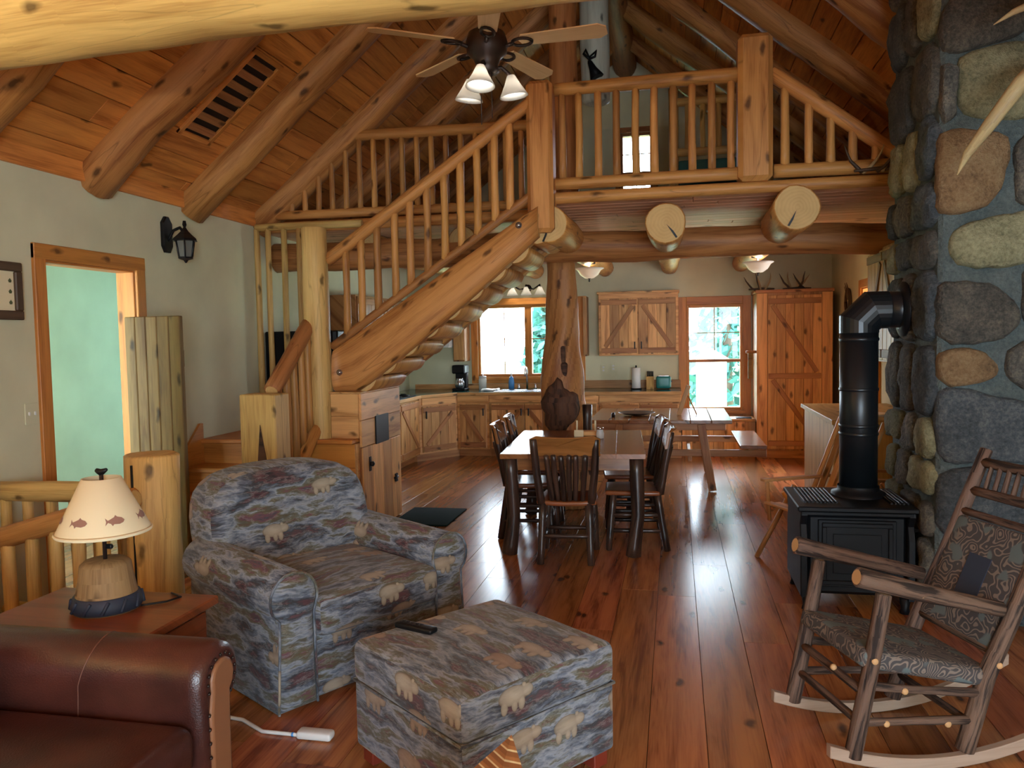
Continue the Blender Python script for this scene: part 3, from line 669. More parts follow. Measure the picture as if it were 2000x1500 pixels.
obj('bottom_rail', T([(-2.88, 5.30, .36), (-2.88, 5.99, .93)], .05, n=12, wob=.06, seed=45, sub=5), ['log', 'end'], lrl)
for i in range(5):
    t = (i+.7)/5.2; yy = 5.30+.68*t
    obj('baluster', pole(-2.90-.02*t, yy, .36+.57*t, 1.24+.5*t, .03, 140+i), 'baluster', lrl)
obj('landing_post', T([(-2.87, 6.03, 0), (-2.88, 6.03, 1.3), (-2.885, 6.03, 2.54)], [.118, .108, .102], n=18, wob=.08, seed=46, sub=6, rnd=.06), ['pale_log', 'end'], label='round yellow log post where the stairs turn', cat='post')
# cabinet under the stairs
sc = thing('stair_cabinet', (-2.6, 6.45, 0), 'knotty pine storage box with a black vent under the stairs', 'cabinet')
obj('body', B(-2.76, -2.522, 5.99, 6.9, .82, 1.185, g=1).box(-2.8, -2.53, 5.95, 6.9, 0.0, .78, g=1), 'pine', sc)
obj('board', B(-2.522, -2.5, 5.985, 6.9, .965, 1.185, g=1), 'pine', sc); obj('board', B(-2.522, -2.5, 5.985, 6.9, .745, .962, g=1), 'pine', sc)
obj('board', B(-2.76, -2.522, 5.972, 5.99, .82, 1.0, g=0), 'pine', sc); obj('board', B(-2.76, -2.522, 5.972, 5.99, 1.003, 1.185, g=0), 'pine', sc)
obj('top_board', B(-2.77, -2.495, 5.965, 6.905, 1.186, 1.2, g=1), 'pine', sc)
obj('vent', B(-2.5, -2.488, 6.27, 6.57, .735, .975, g=1), 'black', sc)
dr = obj('door', B(-2.528, -2.51, 5.99, 6.88, .01, .742, g=2), 'pine_dark', sc)
for k in range(4): obj('door_board', B(-2.512, -2.496, 5.992+k*.2225, 6.21+k*.2225, .012, .74, g=2), 'pine', dr)
obj('handle', MB().lathe([(.012, 0), (.02, .012), (.022, .03), (.008, .04)], (-2.496, 6.13, .59), ax=(1, 0, 0), n=10).box(-2.497, -2.489, 6.11, 6.15, .53, .65), 'black', dr)
lt = MB()
for a in range(3): lt.tube([(-2.488, 6.727-.04*math.cos(a*PI/3), .372-.04*math.sin(a*PI/3)), (-2.488, 6.727+.04*math.cos(a*PI/3), .372+.04*math.sin(a*PI/3))], .01, n=6)
obj('latch', lt, 'black', dr)
# staircase
st_ = thing('log_staircase', (-1.9, 6.4, 1.2), 'log staircase with thick half-log stringers climbing to the loft', 'stairs')
SP = [(-2.75, 1.545), (-1.023, 2.633), (-1.023, 2.39), (-2.55, 1.205), (-2.717, 1.205)]
def stringer(ya, yb, bulge):
    mb = MB(); nS = 18; nP = 8
    x0, x1 = -2.75, -1.023
    cols = []
    for i in range(nS+1):
        x = x0+(x1-x0)*i/nS
        top = 1.545+(2.633-1.545)*(x-x0)/(x1-x0); bot = max(1.2, 2.39+(x-x1)*(2.39-1.205)/(2.55-1.023) - .035*math.sin((x-x0)/(x1-x0)*PI))
        ring = []
        for j in range(nP+1):
            a = PI*j/nP; zz = (top+bot)/2 + (top-bot)/2*math.cos(a); yy = ya - bulge*math.sin(a)**.7 + .008*mnoise.noise(Vector((x*3, zz*5, ya)))
            ring.append((x, yy, zz))
        ring += [(x, yb, bot), (x, yb, top)]
        cols.append(mb.add(ring))
    n = nP+3
    for i in range(nS):
        for j in range(n):
            j2 = (j+1) % n; u0, u1 = i*.118, (i+1)*.118
            mb.face((cols[i]+j, cols[i]+j2, cols[i+1]+j2, cols[i+1]+j), ((u0, j*.055), (u0, (j+1)*.055), (u1, (j+1)*.055), (u1, j*.055)), 0, j < nP)
    for c, rev in ((cols[0], False), (cols[-1], True)):
        ids = [c+j for j in range(n)]; uv = [(mb.v[k].y, mb.v[k].z) for k in ids]
        mb.face(ids[::-1] if rev else ids, uv[::-1] if rev else uv, 1)
    return mb
s1 = obj('stringer', stringer(6.06, 6.15, .07), ['log', 'end'], st_); obj('stringer', stringer(6.80, 6.9, .03), ['log', 'end'], st_)
for px_, pz_ in ((-2.68, 1.36), (-1.17, 2.475)):
    obj('bolt', MB().lathe([(.026, 0), (.026, .006), (.014, .008), (.014, .018), (.004, .019)], (px_, 5.992, pz_), ax=(0, -1, 0), n=12), 'steel', s1)
for k in range(9):
    x = -2.55 + k*.185; zb = 2.39+(x-1.023*-1)*(2.39-1.205)/(2.55-1.023)
    prof = arc((0, 0), .125, PI, 2*PI, 10)
    zt = zb+.11
    obj('tread', MB().prism([(x+.02+a, zt+b) for a, b in prof], [(6.10, .004), (6.105, 0), (6.845, 0), (6.85, .004)], lambda a, b, d: (a, d, b), cm=1), ['log', 'end'], st_)
hr = thing('stair_railing', (-1.9, 6.08, 1.5), 'sloping log handrail with peeled balusters beside the stairs', 'railing')
obj('bottom_rail', T([(-2.78, 6.08, 1.565), (-1.05, 6.08, 2.735)], [.036, .034], n=12, wob=.06, seed=47, sub=12), ['red_log', 'end'], hr)
obj('top_rail', T([(-2.80, 6.08, 2.275), (-1.06, 6.08, 3.43)], [.052, .048], n=14, wob=.06, seed=48, sub=12), ['log', 'end'], hr)
for i, x in enumerate((-2.635, -2.501, -2.359, -2.206, -2.075, -1.933, -1.788, -1.649, -1.515, -1.369, -1.25)):
    t = (x+2.78)/1.73
    obj('baluster', pole(x, 6.08, 1.565+1.17*t, 2.29+1.155*t, .033, 160+i), 'baluster', hr)
# guard rail round the cellar stairs at the left
gp = obj('guard_post', T([(-2.705, 3.63, 0), (-2.70, 3.63, .5), (-2.695, 3.63, 1.04)], [.145, .142, .138], n=20, wob=.1, seed=51, sub=5, rnd=.12, lobes=lambda a, u: 1+.06*math.cos(4*a)), ['pale_log', 'pale_log'], label='thick pale log newel with a long drying crack by the table lamp', cat='post')
obj('drying_crack', B(-2.708, -2.698, 3.478, 3.5, .25, 1.0, g=2, ch=.001), 'black', gp)
g1 = thing('guard_railing', (-3.4, 3.85, 0), 'level pale log guard rail in front of the doorway', 'railing')
obj('top_rail', T([(-3.86, 3.85, .775), (-2.85, 3.78, .80)], [.06, .055], n=14, wob=.1, seed=52, sub=8), ['pale_log', 'end'], g1)
for i, x in enumerate((-3.82, -3.67, -3.51, -3.36, -3.21, -3.06)): obj('baluster', pole(x, 3.84, 0, .75, .032, 180+i), 'pale_log', g1)
obj('bottom_rail', T([(-3.86, 3.85, .08), (-2.9, 3.78, .08)], .045, n=10, wob=.1, seed=54, sub=6), ['pale_log', 'end'], g1)
g2 = thing('cellar_handrail', (-3.1, 3.45, 0), 'orange handrail sloping down behind the lamp on pale balusters', 'railing')
obj('handrail', T([(-3.86, 3.45, .50), (-2.66, 3.45, .84)], [.058, .055], n=14, wob=.08, seed=53, sub=8), ['log', 'end'], g2)
for i, x in enumerate((-3.745, -3.59, -3.436, -3.284, -3.138, -3.0, -2.864)): obj('baluster', pole(x, 3.45, 0, .84+(x+2.66)*.283-.03, .036, 190+i), 'pale_log', g2)

# ================================================================== CHIMNEY
CH = dict(S1=[(1.41, 3.3), (1.48, 3.36), (1.77, 3.33), (1.77, 3.14), (1.67, 3.11), (1.53, 3.08), (1.43, 3.06), (1.39, 3.17)],
 S2=[(1.48, 3.02), (1.6, 3.05), (1.73, 3.07), (1.84, 3.06), (1.85, 2.71), (1.68, 2.72), (1.61, 2.72), (1.5, 2.75), (1.48, 2.88)],
 S2b=[(1.385, 2.99), (1.45, 2.98), (1.455, 2.74), (1.40, 2.70), (1.385, 2.8)],
 S3=[(1.385, 2.63), (1.44, 2.65), (1.58, 2.62), (1.69, 2.6), (1.7, 2.54), (1.68, 2.39), (1.61, 2.27), (1.49, 2.24), (1.39, 2.24), (1.38, 2.38)],
 S4=[(1.74, 2.54), (1.79, 2.6), (1.92, 2.57), (1.93, 2.24), (1.78, 2.26), (1.76, 2.29)],
 S5=[(1.47, 2.13), (1.54, 2.17), (1.69, 2.19), (1.85, 2.21), (1.87, 1.98), (1.67, 1.94), (1.54, 1.94), (1.46, 2.0), (1.45, 2.06)],
 S6=[(1.39, 1.83), (1.47, 1.85), (1.62, 1.84), (1.73, 1.75), (1.76, 1.67), (1.72, 1.58), (1.6, 1.55), (1.45, 1.54), (1.39, 1.59)],
 S7=[(1.4, 1.48), (1.5, 1.51), (1.6, 1.48), (1.67, 1.4), (1.66, 1.36), (1.55, 1.32), (1.45, 1.31), (1.4, 1.34)],
 S8=[(1.73, 1.48), (1.79, 1.53), (1.94, 1.54), (1.94, 1.29), (1.8, 1.3), (1.73, 1.36)],
 S9=[(1.4, 1.26), (1.5, 1.28), (1.68, 1.23), (1.9, 1.18), (1.9, 0.91), (1.63, 0.92), (1.43, 0.89), (1.4, 1.04)],
 S10=[(1.80, 1.91), (1.93, 1.93), (1.94, 1.61), (1.82, 1.61), (1.79, 1.75)],
 S11=[(1.42, 0.83), (1.61, 0.86), (1.9, 0.87), (1.91, 0.5), (1.56, 0.46), (1.42, 0.51)],
 S12=[(1.42, 0.4), (1.66, 0.42), (1.91, 0.44), (1.92, 0.06), (1.62, 0.04), (1.42, 0.06)])
CM = dict(S2='stone_tan', S3='stone_rust', S5='stone_tan', S7='stone_rust', S9='stone_blue', S11='stone_blue', S12='stone_blue')
ch = thing('stone_chimney', (1.9, 5.0, 0), 'massive fieldstone chimney beside the black stove', 'chimney')
obj('mortar_core', B(1.385, XR, 4.62, 5.52, 0, 4.2, ch=.02), 'mortar', ch)
def dense(P, n=26):
    out = []; per = sum((Vector(P[i])-Vector(P[i-1])).length for i in range(len(P)))
    for i in range(len(P)):
        a = Vector(P[i]); b = Vector(P[(i+1) % len(P)]); k = max(1, int(round((b-a).length/per*n)))
        for j in range(k): out.append(a.lerp(b, j/k))
    for _ in range(1): out = [(out[i-1]+out[i]*2+out[(i+1) % len(out)])/4 for i in range(len(out))]
    return out
def stone(P, xf, mat, seed, th=.055, grow=1.0):
    D = dense(P); c = sum(D, Vector((0, 0)))/len(D); D = [c+(q_-c)*grow for q_ in D]; mb = MB(); rings = []
    R = [(1.05, -.02), (1.045, th*.3), (1.0, th*.72), (.9, th*.95), (.6, th*1.05), (.25, th*1.08)]
    for q, (s_, d) in enumerate(R):
        pts = []
        for p_ in D:
            q2 = c + (p_-c)*s_; nz = .022*mnoise.noise(Vector((q2.x*8, q2.y*8, seed))) + .012*mnoise.noise(Vector((q2.x*24, q2.y*24, seed))); q2 = q2 + Vector((mnoise.noise(Vector((q2.x*17, q2.y*17, seed+5))), mnoise.noise(Vector((q2.x*17, q2.y*17, seed+9)))))*.012
            pts.append(xf(q2.x, q2.y, d + (nz if q > 0 else 0)))
        rings.append(mb.add(pts))
    n = len(D); flip = None
    t0 = Vector(xf(0, 0, 0)); flip = (Vector(xf(1, 0, 0))-t0).cross(Vector(xf(0, 1, 0))-t0).dot(Vector(xf(0, 0, 1))-t0) < 0
    ar = sum(D[i].x*D[(i+1) % n].y-D[(i+1) % n].x*D[i].y for i in range(n))
    if ar < 0: flip = not flip
    for i in range(len(R)-1):
        for k in range(n):
            ids = (rings[i]+k, rings[i]+(k+1) % n, rings[i+1]+(k+1) % n, rings[i+1]+k); mb.face(ids[::-1] if flip else ids, ((0, 0),)*4, 0, True)
    ids = [rings[-1]+k for k in range(n)]; mb.face(ids[::-1] if flip else ids, [(0, 0)]*n, 0, True)
    return obj('stone', mb, mat, ch)
fx = lambda a, b, d: (a, 4.62-d, b)
for i, (k, P) in enumerate(CH.items()): stone(P, fx, CM.get(k, 'stone'), i*3.3, grow=1.07)
def rnd_poly(x0, x1, z0, z1, g=.022, seed=0):
    rr = random.Random(seed); j = lambda: rr.uniform(-.025, .025); cx = min(x1-x0, z1-z0)*.22
    return [(x0+g, z0+g+cx+j()), (x0+g+cx, z0+g), ((x0+x1)/2, z0+g+j()), (x1-g-cx, z0+g), (x1-g, z0+g+cx+j()), (x1-g+j()*.5, z1-g-cx), (x1-g-cx, z1-g), ((x0+x1)/2, z1-g+j()), (x0+g+cx, z1-g), (x0+g+j()*.5, z1-g-cx)]
rg = random.Random(5)
z = 0.04; i = 100
while z < 4.1:      # stones past the picture edge
    h = rg.uniform(.22, .4); x = 1.94 if z < 3.1 else 1.40
    while x < XR-.1:
        w = rg.uniform(.22, .42); stone(rnd_poly(x, min(x+w, XR), z, min(z+h, 4.15), seed=i), fx, rg.choice(['stone', 'stone', 'stone_tan', 'stone_blue']), i); x += w; i += 1
    z += h
lx_ = lambda a, b, d: (1.385-d, a, b)
z = 0.03
while z < 3.9:      # the side towards the stove
    h = rg.uniform(.2, .42); y = 4.625
    while y < 5.5:
        w = rg.uniform(.2, .4)
        if 5.52-(y+w) < .14: w = 5.52-y
        stone(rnd_poly(y, y+w, z+rg.uniform(-.02, .02), z+h, g=.014, seed=i), lx_, rg.choice(['stone', 'stone', 'stone_blue', 'stone_tan', 'stone']), i, th=.05); y += w; i += 1
    z += h
# elk antlers on the chimney breast
an_ = thing('elk_antlers', (1.9, 4.5, 2.8), 'long pale antler tines mounted on the chimney at the picture edge', 'antlers')
obj('skull_plate', MB().rbox((2.05, 4.53, 2.85), (.10, .05, .14), r=.04), 'antler', an_)
obj('antler', T([(2.03, 4.46, 2.9), (1.85, 4.3, 2.86), (1.66, 4.15, 2.83), (1.55, 4.05, 2.72), (1.44, 4.08, 2.56), (1.365, 4.16, 2.44), (1.335, 4.2, 2.35)], [.04, .038, .034, .036, .031, .02, .003], n=10, wob=.15, seed=3, sub=4, rnd=0), 'antler', an_)
obj('antler', T([(2.03, 4.46, 2.95), (1.9, 4.3, 3.12), (1.68, 4.18, 3.13), (1.56, 4.18, 3.085), (1.485, 4.2, 3.042)], [.035, .03, .022, .014, .002], n=10, wob=.15, seed=4, sub=4, rnd=0), 'antler', an_)
obj('tine', T([(1.58, 4.06, 2.76), (1.68, 4.02, 2.66), (1.82, 4.0, 2.64)], [.024, .016, .004], n=8, sub=3, rnd=0), 'antler', an_)

# ================================================================== KITCHEN
def plank_door(parent, mk, w, h, brace='/', handle=None, n=4, mats=('pine', 'pine_dark'), name='door', mid=False):
    """mk(u0,u1,z0,z1,d0,d1,grain) -> MB : u along the front, d out of the front"""
    d = obj(name, mk(0, w, 0, h, 0, .008, 2), mats[1], parent)
    for k in range(n): obj('plank', mk(w*k/n+.0015, w*(k+1)/n-.0015, 0, h, .006, .018+random.uniform(0, .002), 2), mats[0], d)
    bat = min(.07, h*.12)
    for z0 in ([.02*h, h*.98-bat] + ([h*.46] if mid else [])): obj('batten', mk(.01, w-.01, z0, z0+bat, .018, .03, 0), mats[1], d)
    spans = [(.02*h+bat, h*.98-bat)] if not mid else [(.02*h+bat, h*.46), (h*.46+bat, h*.98-bat)]
    for (a, b) in spans:
        if not brace: continue
        L = math.hypot(w-.1, b-a); an = math.atan2(b-a, (w-.1))*(1 if brace == '/' else -1)
        q = mk(w/2-L/2+.02, w/2+L/2-.02, (a+b)/2-.028, (a+b)/2+.028, .018, .03, 0, an); obj('brace', q, mats[1], d)
    if handle: obj('handle', mk(handle[0]-.008, handle[0]+.008, handle[1]-.05, handle[1]+.05, .03, .05, 2), 'black', d)
    return d
def front_mk(O, ux, out):
    """front plane with origin O, in-plane horizontal ux, outward normal out"""
    O = Vector(O); ux = Vector(ux).normalized(); out = Vector(out).normalized(); uz = Vector((0, 0, 1))
    R0 = Matrix((ux, out, uz)).transposed()
    def mk(u0, u1, z0, z1, d0, d1, g, an=0.0):
        mb = MB().box(-(u1-u0)/2, (u1-u0)/2, -(d1-d0)/2, (d1-d0)/2, -(z1-z0)/2, (z1-z0)/2, g=g, ch=.003)
        R = R0 @ Matrix.Rotation(-an, 3, 'Y'); c = O + ux*(u0+u1)/2 + out*(d0+d1)/2 + uz*(z0+z1)/2
        mb.v = [R @ p + c for p in mb.v]
        if R0.determinant() < 0: mb.f = [t[::-1] for t in mb.f]; mb.uv = [t[::-1] for t in mb.uv]
        # shift the uv so that alike pieces do not share grain
        o = random.random()*9; mb.uv = [[(a+o, b+o) for a, b in t] for t in mb.uv]
        return mb
    return mk
YC = 10.44
def base_unit(x0, x1, label, doors, drawers=0):
    t = thing('base_cabinet', ((x0+x1)/2, YC, 0), label, 'cabinet', 'kitchen base cabinets')
    obj('body', B(x0+.001, x1-.001, YC, YB-.004, .1, .85, g=0, ch=.002), 'pine', t); obj('toe_kick', B(x0, x1, YC+.07, YB-.05, 0, .1, g=0), 'pine_dark', t)
    mk0 = front_mk((x0, YC, 0), (1, 0, 0), (0, -1, 0)); obj('top_rail', mk0(.005, x1-x0-.005, .75, .845, 0, .014, 0), 'pine', t)
    if drawers:
        for k in range(4):
            d = obj('drawer', mk0(.03, x1-x0-.03, .12+k*.155, .265+k*.155, 0, .02, 0), 'pine', t); obj('knob', MB().lathe([(.008, 0), (.016, .015), (.012, .022)], ((x0+x1)/2, YC-.02, .19+k*.155), ax=(0, -1, 0), n=8), 'black', d)
    else:
        w = (x1-x0-.06)/doors
        for k in range(doors):
            mk = front_mk((x0+.03+k*w+.004, YC, .12), (1, 0, 0), (0, -1, 0))
            plank_door(t, mk, w-.008, .61, ('\\' if doors == 1 else '/\\'[k]), n=4, handle=(w-.05 if k == 0 else .05, .5))
    return t
base_unit(-2.95, -2.5, 'single door pine base cabinet at the left of the sink run', 1)
base_unit(-2.5, -1.5, 'double door pine sink cabinet with A shaped braces under the wide window', 2)
base_unit(-1.5, -1.0, 'four drawer pine cabinet behind the burl post', 0, 4)
base_unit(-1.0, .07, 'double door pine base cabinet next to the window seat', 2)
# corner + left run
cc = thing('corner_cabinet', (-3.2, 10.2, 0), 'diagonal pine corner cabinet beside the cooktop', 'cabinet', 'kitchen base cabinets')
a0 = Vector((-3.32, 9.90, 0)); a1 = Vector((-2.95, 10.44, 0)); ux = (a1-a0).normalized(); out = Vector((ux.y, -ux.x, 0))
obj('body', MB().prism([(a0.x, a0.y), (a1.x, a1.y), (-2.951, YB-.004), (XL+.004, YB-.004), (XL+.004, a0.y)], [(.1, 0), (.85, 0)], lambda a, b, d: (a, b, d), sm=False), 'pine', cc)
obj('toe_kick', MB().prism([(a0.x-.05, a0.y+.02), (a1.x, a1.y+.06), (-2.951, YB-.004), (XL+.004, YB-.004), (XL+.004, a0.y+.02)], [(0, 0), (.1, 0)], lambda a, b, d: (a, b, d), sm=False), 'pine_dark', cc)
mkc = front_mk(a0+ux*.04+Vector((0, 0, .12)), ux, out); plank_door(cc, mkc, (a1-a0).length-.08, .61, '/', n=4, handle=(.05, .5))
obj('drawer', front_mk(a0, ux, out)(.04, (a1-a0).length-.04, .75, .84, 0, .016, 0), 'pine', cc)
ll = thing('base_cabinet', (-3.6, 9.3, 0), 'pine base cabinet along the plaster wall below the cooktop', 'cabinet', 'kitchen base cabinets')
obj('body', B(XL+.004, -3.33, 8.42, 9.899, .1, .85, g=1), 'pine', ll); obj('toe_kick', B(XL+.004, -3.4, 8.42, 9.899, 0, .1, g=1), 'pine_dark', ll)
mkl = front_mk((-3.33, 8.45, .12), (0, 1, 0), (1, 0, 0)); plank_door(ll, mkl, .7, .7, '/', n=4); mkl = front_mk((-3.33, 9.17, .12), (0, 1, 0), (1, 0, 0)); plank_door(ll, mkl, .7, .7, '\\', n=4)
ct = thing('worktop', (-1.5, 10.8, .85), 'dark green kitchen worktop with pine edge running under the windows', 'worktop')
prof = [(XL+.004, 8.42), (-3.30, 8.42), (-3.30, 9.89), (-2.94, 10.41), (.075, 10.41), (.075, YB-.004), (XL+.004, YB-.004)]
obj('slab', MB().prism(prof, [(.851, 0), (.886, 0)], lambda a, b, d: (a, b, d), sm=False), 'teal_top', ct)
for a, b in (((-2.94, 10.405), (.08, 10.405)), ((-3.30, 9.885), (-2.94, 10.405)), ((-3.295, 8.42), (-3.295, 9.885))):
    A = Vector((*a, 0)); Bv = Vector((*b, 0)); u = (Bv-A).normalized(); obj('edge_strip', front_mk(A, u, (u.y, -u.x, 0))(0, (Bv-A).length, .848, .888, -.004, .012, 0), 'pine', ct)
obj('backsplash', B(-1.3, .07, YB-.025, YB-.001, .886, 1.0, g=0), 'pine', ct); obj('backsplash', B(-3.8, -1.3, YB-.025, YB-.001, .886, .96, g=0), 'pine', ct)
# cooktop
ck = thing('cooktop', (-3.55, 9.75, .886), 'black cooktop set into the corner of the worktop', 'cooktop')
obj('glass_plate', B(-3.78, -3.34, 9.2, 9.85, .887, .896), 'black', ck)
for i, (x, y) in enumerate(((-3.67, 9.36), (-3.45, 9.36), (-3.67, 9.66), (-3.45, 9.66))): obj('burner', MB().lathe([(.085, 0), (.085, .012), (.05, .014), (.03, .03), (0.001, .03)], (x, y, .896), n=16), 'iron', ck)
# fridge, cupboard on the left
fr_ = thing('refrigerator', (-3.5, 7.4, 0), 'black refrigerator glimpsed through the tall poles', 'refrigerator')
obj('body', B(-3.89, -3.2, 6.99, 7.78, 0.005, 1.72, ch=.01), 'black', fr_); obj('upper_door', B(-3.2, -3.14, 7.0, 7.77, 1.15, 1.72, ch=.012), 'black', fr_); d_ = obj('lower_door', B(-3.2, -3.14, 7.0, 7.77, .06, 1.14, ch=.012), 'black', fr_)
obj('handle', T([(-3.12, 7.06, .6), (-3.12, 7.06, 1.1)], .012, n=8), 'chrome', d_)
uc = thing('wall_cupboard', (-3.7, 9.0, 1.35), 'brown wall cupboard over the cooktop glimpsed between stair balusters', 'cabinet')
obj('body', B(XL+.004, -3.58, 8.5, 10.2, 1.4, 2.15, g=1), 'pine_dark', uc)
for k in range(2): plank_door(uc, front_mk((-3.58, 8.52+k*.84, 1.42), (0, 1, 0), (1, 0, 0)), .82, .71, '/\\'[k], n=4, mats=('pine_dark', 'red_log'))
hd = thing('range_hood', (-3.4, 10.6, 1.5), 'small white range hood on the back wall', 'hood')
obj('canopy', MB().prism([(10.72, 1.52), (11.19, 1.52), (11.19, 1.74), (10.9, 1.74), (10.72, 1.6)], [(-3.46, 0), (-3.13, 0)], lambda a, b, d: (d, a, b), sm=False), 'white', hd); obj('light_strip', B(-3.45, -3.14, 10.74, 11.1, 1.505, 1.52), 'paper', hd)
uc2 = thing('wall_cupboard', (-3.02, 11.1, 1.3), 'narrow pine cupboard beside the range hood and wide window', 'cabinet')
obj('body', B(-3.12, -2.95, 10.9, YB-.004, 1.30, 2.15, g=2), 'pine_dark', uc2); obj('door', B(-3.11, -2.96, 10.885, 10.9, 1.32, 2.13, g=2), 'pine', uc2)
# upper cabinet by the tall window
uc3 = thing('wall_cupboard', (-.48, 11.0, 1.35), 'pine wall cupboard with two Z braced doors beside the tall window', 'cabinet')
obj('body', B(-1.03, .045, 10.88, YB-.004, 1.35, 2.2, g=0), 'pine', uc3); obj('cornice', B(-1.05, .06, 10.855, YB-.004, 2.195, 2.225, g=0), 'pine', uc3)
for k in range(2): plank_door(uc3, front_mk((-1.0+k*.51, 10.88, 1.37), (1, 0, 0), (0, -1, 0)), .5, .76, '/\\'[k], n=4, handle=(.46 if k == 0 else .04, .12))
uc4 = thing('wall_cupboard', (-1.3, 11.0, 1.35), 'narrow end of a pine wall cupboard right beside the burl post', 'cabinet')
obj('body', B(-1.34+.09, -1.2, 10.9, YB-.004, 1.35, 2.18, g=2), 'pine', uc4); obj('door', B(-1.245, -1.205, 10.885, 10.9, 1.37, 2.16, g=2), 'pine', uc4)
# pantry
pn = thing('pantry_cupboard', (1.49, 10.9, 0), 'tall knotty pine pantry cupboard with diagonally braced plank door', 'cabinet')
obj('body', B(1.03, 1.955, 10.62, YB-.004, 0, 2.14, g=2), 'pine', pn); obj('cornice', B(1.015, 1.97, 10.585, YB-.004, 2.135, 2.175, g=0), 'pine_dark', pn)
mkp = front_mk((1.03, 10.62, 0), (1, 0, 0), (0, -1, 0))
obj('stile', mkp(0, .13, .1, 2.13, 0, .014, 2), 'pine', pn); obj('stile', mkp(.80, .925, .1, 2.13, 0, .014, 2), 'pine', pn); obj('plinth', mkp(0, .925, 0, .1, 0, .02, 0), 'red_log', pn)
plank_door(pn, front_mk((1.165, 10.62, .12), (1, 0, 0), (0, -1, 0)), .66, 1.98, '\\', n=6, mid=True)
# hanging towel on the pantry side
tw = thing('towel_rail', (1.0, 10.75, 1.3), 'wooden peg with folded towel on the pantry side', 'towel'); obj('peg', T([(1.03, 10.66, 1.38), (.90, 10.66, 1.38)], .018, n=8), 'pine_dark', tw)
obj('cloth', MB().rbox((.955, 10.665, 1.2), (.03, .02, .17), r=.015), 'oldplank', tw)
# window seat
ws = thing('window_seat', (.55, 10.95, 0), 'panelled pine window seat under the tall window', 'bench')
obj('box', B(.08, 1.024, 10.74, YB-.004, 0, .465, g=2), 'pine_dark', ws)
for k in range(7): obj('panel_board', B(.082+k*.135, .082+(k+1)*.135-.003, 10.725, 10.74, .08, .46, g=2, ch=.005), 'pine', ws)
obj('plinth', B(.08, 1.024, 10.72, 10.74, 0, .08, g=0), 'red_log', ws); obj('seat_board', B(.077, 1.024, 10.69, YB-.004, .466, .5, g=0), 'pine', ws)
obj('paper_sheet', B(.2, .68, 10.75, 11.0, .5006, .503, ch=.0005), 'paper', label='white paper lying on the window seat', cat='paper')
obj('dark_book', B(.78, .98, 10.74, 10.9, .5006, .513), 'black', label='thin dark book on the window seat by the pantry', cat='book')
# worktop items
cf = thing('coffee_maker', (-3.02, 10.9, .886), 'black coffee maker with glass carafe in the worktop corner', 'coffee maker')
obj('base', B(-3.11, -2.92, 10.75, 11.0, .887, .92, ch=.01), 'black', cf); obj('tower', B(-3.10, -2.93, 10.91, 11.0, .92, 1.2, ch=.01), 'black', cf); obj('head', B(-3.11, -2.92, 10.76, 11.0, 1.13, 1.25, ch=.015), 'black', cf)
obj('carafe', MB().lathe([(.05, 0), (.068, .03), (.068, .09), (.045, .13), (.05, .14)], (-3.015, 10.83, .922), n=16), 'steel', cf)
pt2 = thing('paper_towel', (-.53, 10.95, .886), 'white paper towel roll on a stand', 'paper towel'); obj('roll', MB().lathe([(.018, 0), (.06, 0), (.06, .28), (.018, .28)], (-.53, 10.95, .9), n=20), 'paper', pt2); obj('stand', MB().lathe([(.075, 0), (.075, .012), (.01, .013), (.01, .32), (.001, .33)], (-.53, 10.95, .887), n=16), 'black', pt2)
kb = thing('knife_block', (-.34, 10.95, .886), 'wooden knife block full of black handled knives', 'knife block'); obj('block', MB().prism([(10.88, .887), (11.02, .887), (11.05, 1.0), (10.93, 1.06)], [(-.39, 0), (-.29, 0)], lambda a, b, d: (d, a, b), sm=False), 'pale_log', kb)
for k in range(5): obj('knife_handle', T([(-.375+k*.018, 10.95+(k % 2)*.03, 1.03), (-.375+k*.018, 10.92+(k % 2)*.03, 1.13)], .009, n=6), 'black', kb)
ts = thing('toaster', (-.16, 10.92, .886), 'dark teal toaster with chrome top at the worktop end', 'toaster'); obj('shell', MB().rbox((-.16, 10.92, .98), (.1, .075, .085), r=.03), 'green_pot', ts); obj('top_plate', B(-.23, -.09, 10.87, 10.97, 1.06, 1.072), 'chrome', ts); obj('lever', B(-.062, -.045, 10.9, 10.94, .98, 1.0), 'black', ts)
fa = thing('kitchen_faucet', (-2.08, 11.05, .886), 'arched chrome faucet in front of the wide window', 'faucet')
obj('spout', T([(-2.08, 11.06, .888)]+[(-2.08, 11.06-.07+.07*math.cos(a), 1.13+.07*math.sin(a)) for a in [PI*i/8 for i in range(9)]]+[(-2.08, 10.92, 1.08)], .013, n=8), 'chrome', fa)
for x in (-2.2, -1.96): h_ = obj('tap', MB().lathe([(.025, 0), (.02, .03), (.012, .05), (.022, .07), (.001, .08)], (x, 11.06, .888), n=10), 'chrome', fa)
obj('sprayer', MB().lathe([(.02, 0), (.014, .04), (.02, .1), (.001, .11)], (-1.86, 11.06, .888), n=10), 'chrome', fa)
obj('sink_basin', MB().prism([(-2.45, 10.5), (-1.65, 10.5), (-1.65, 10.98), (-2.45, 10.98)], [(.8865, 0), (.892, .0), (.892, .03), (.8875, .05)], lambda a, b, d: (a, b, d), sm=False), 'steel', label='steel sink rim set into the worktop under the window', cat='sink')
sb = thing('soap_bottle', (-2.31, 11.06, .886), 'clear bottle of blue dish soap by the faucet', 'bottle'); obj('bottle_body', MB().lathe([(.04, 0), (.043, .1), (.03, .16), (.014, .18)], (-2.31, 11.06, .8925), n=14), 'blue_bottle', sb); obj('cap', MB().lathe([(.016, .18), (.012, .22), (.001, .225)], (-2.31, 11.06, .8925), n=10), 'white', sb)
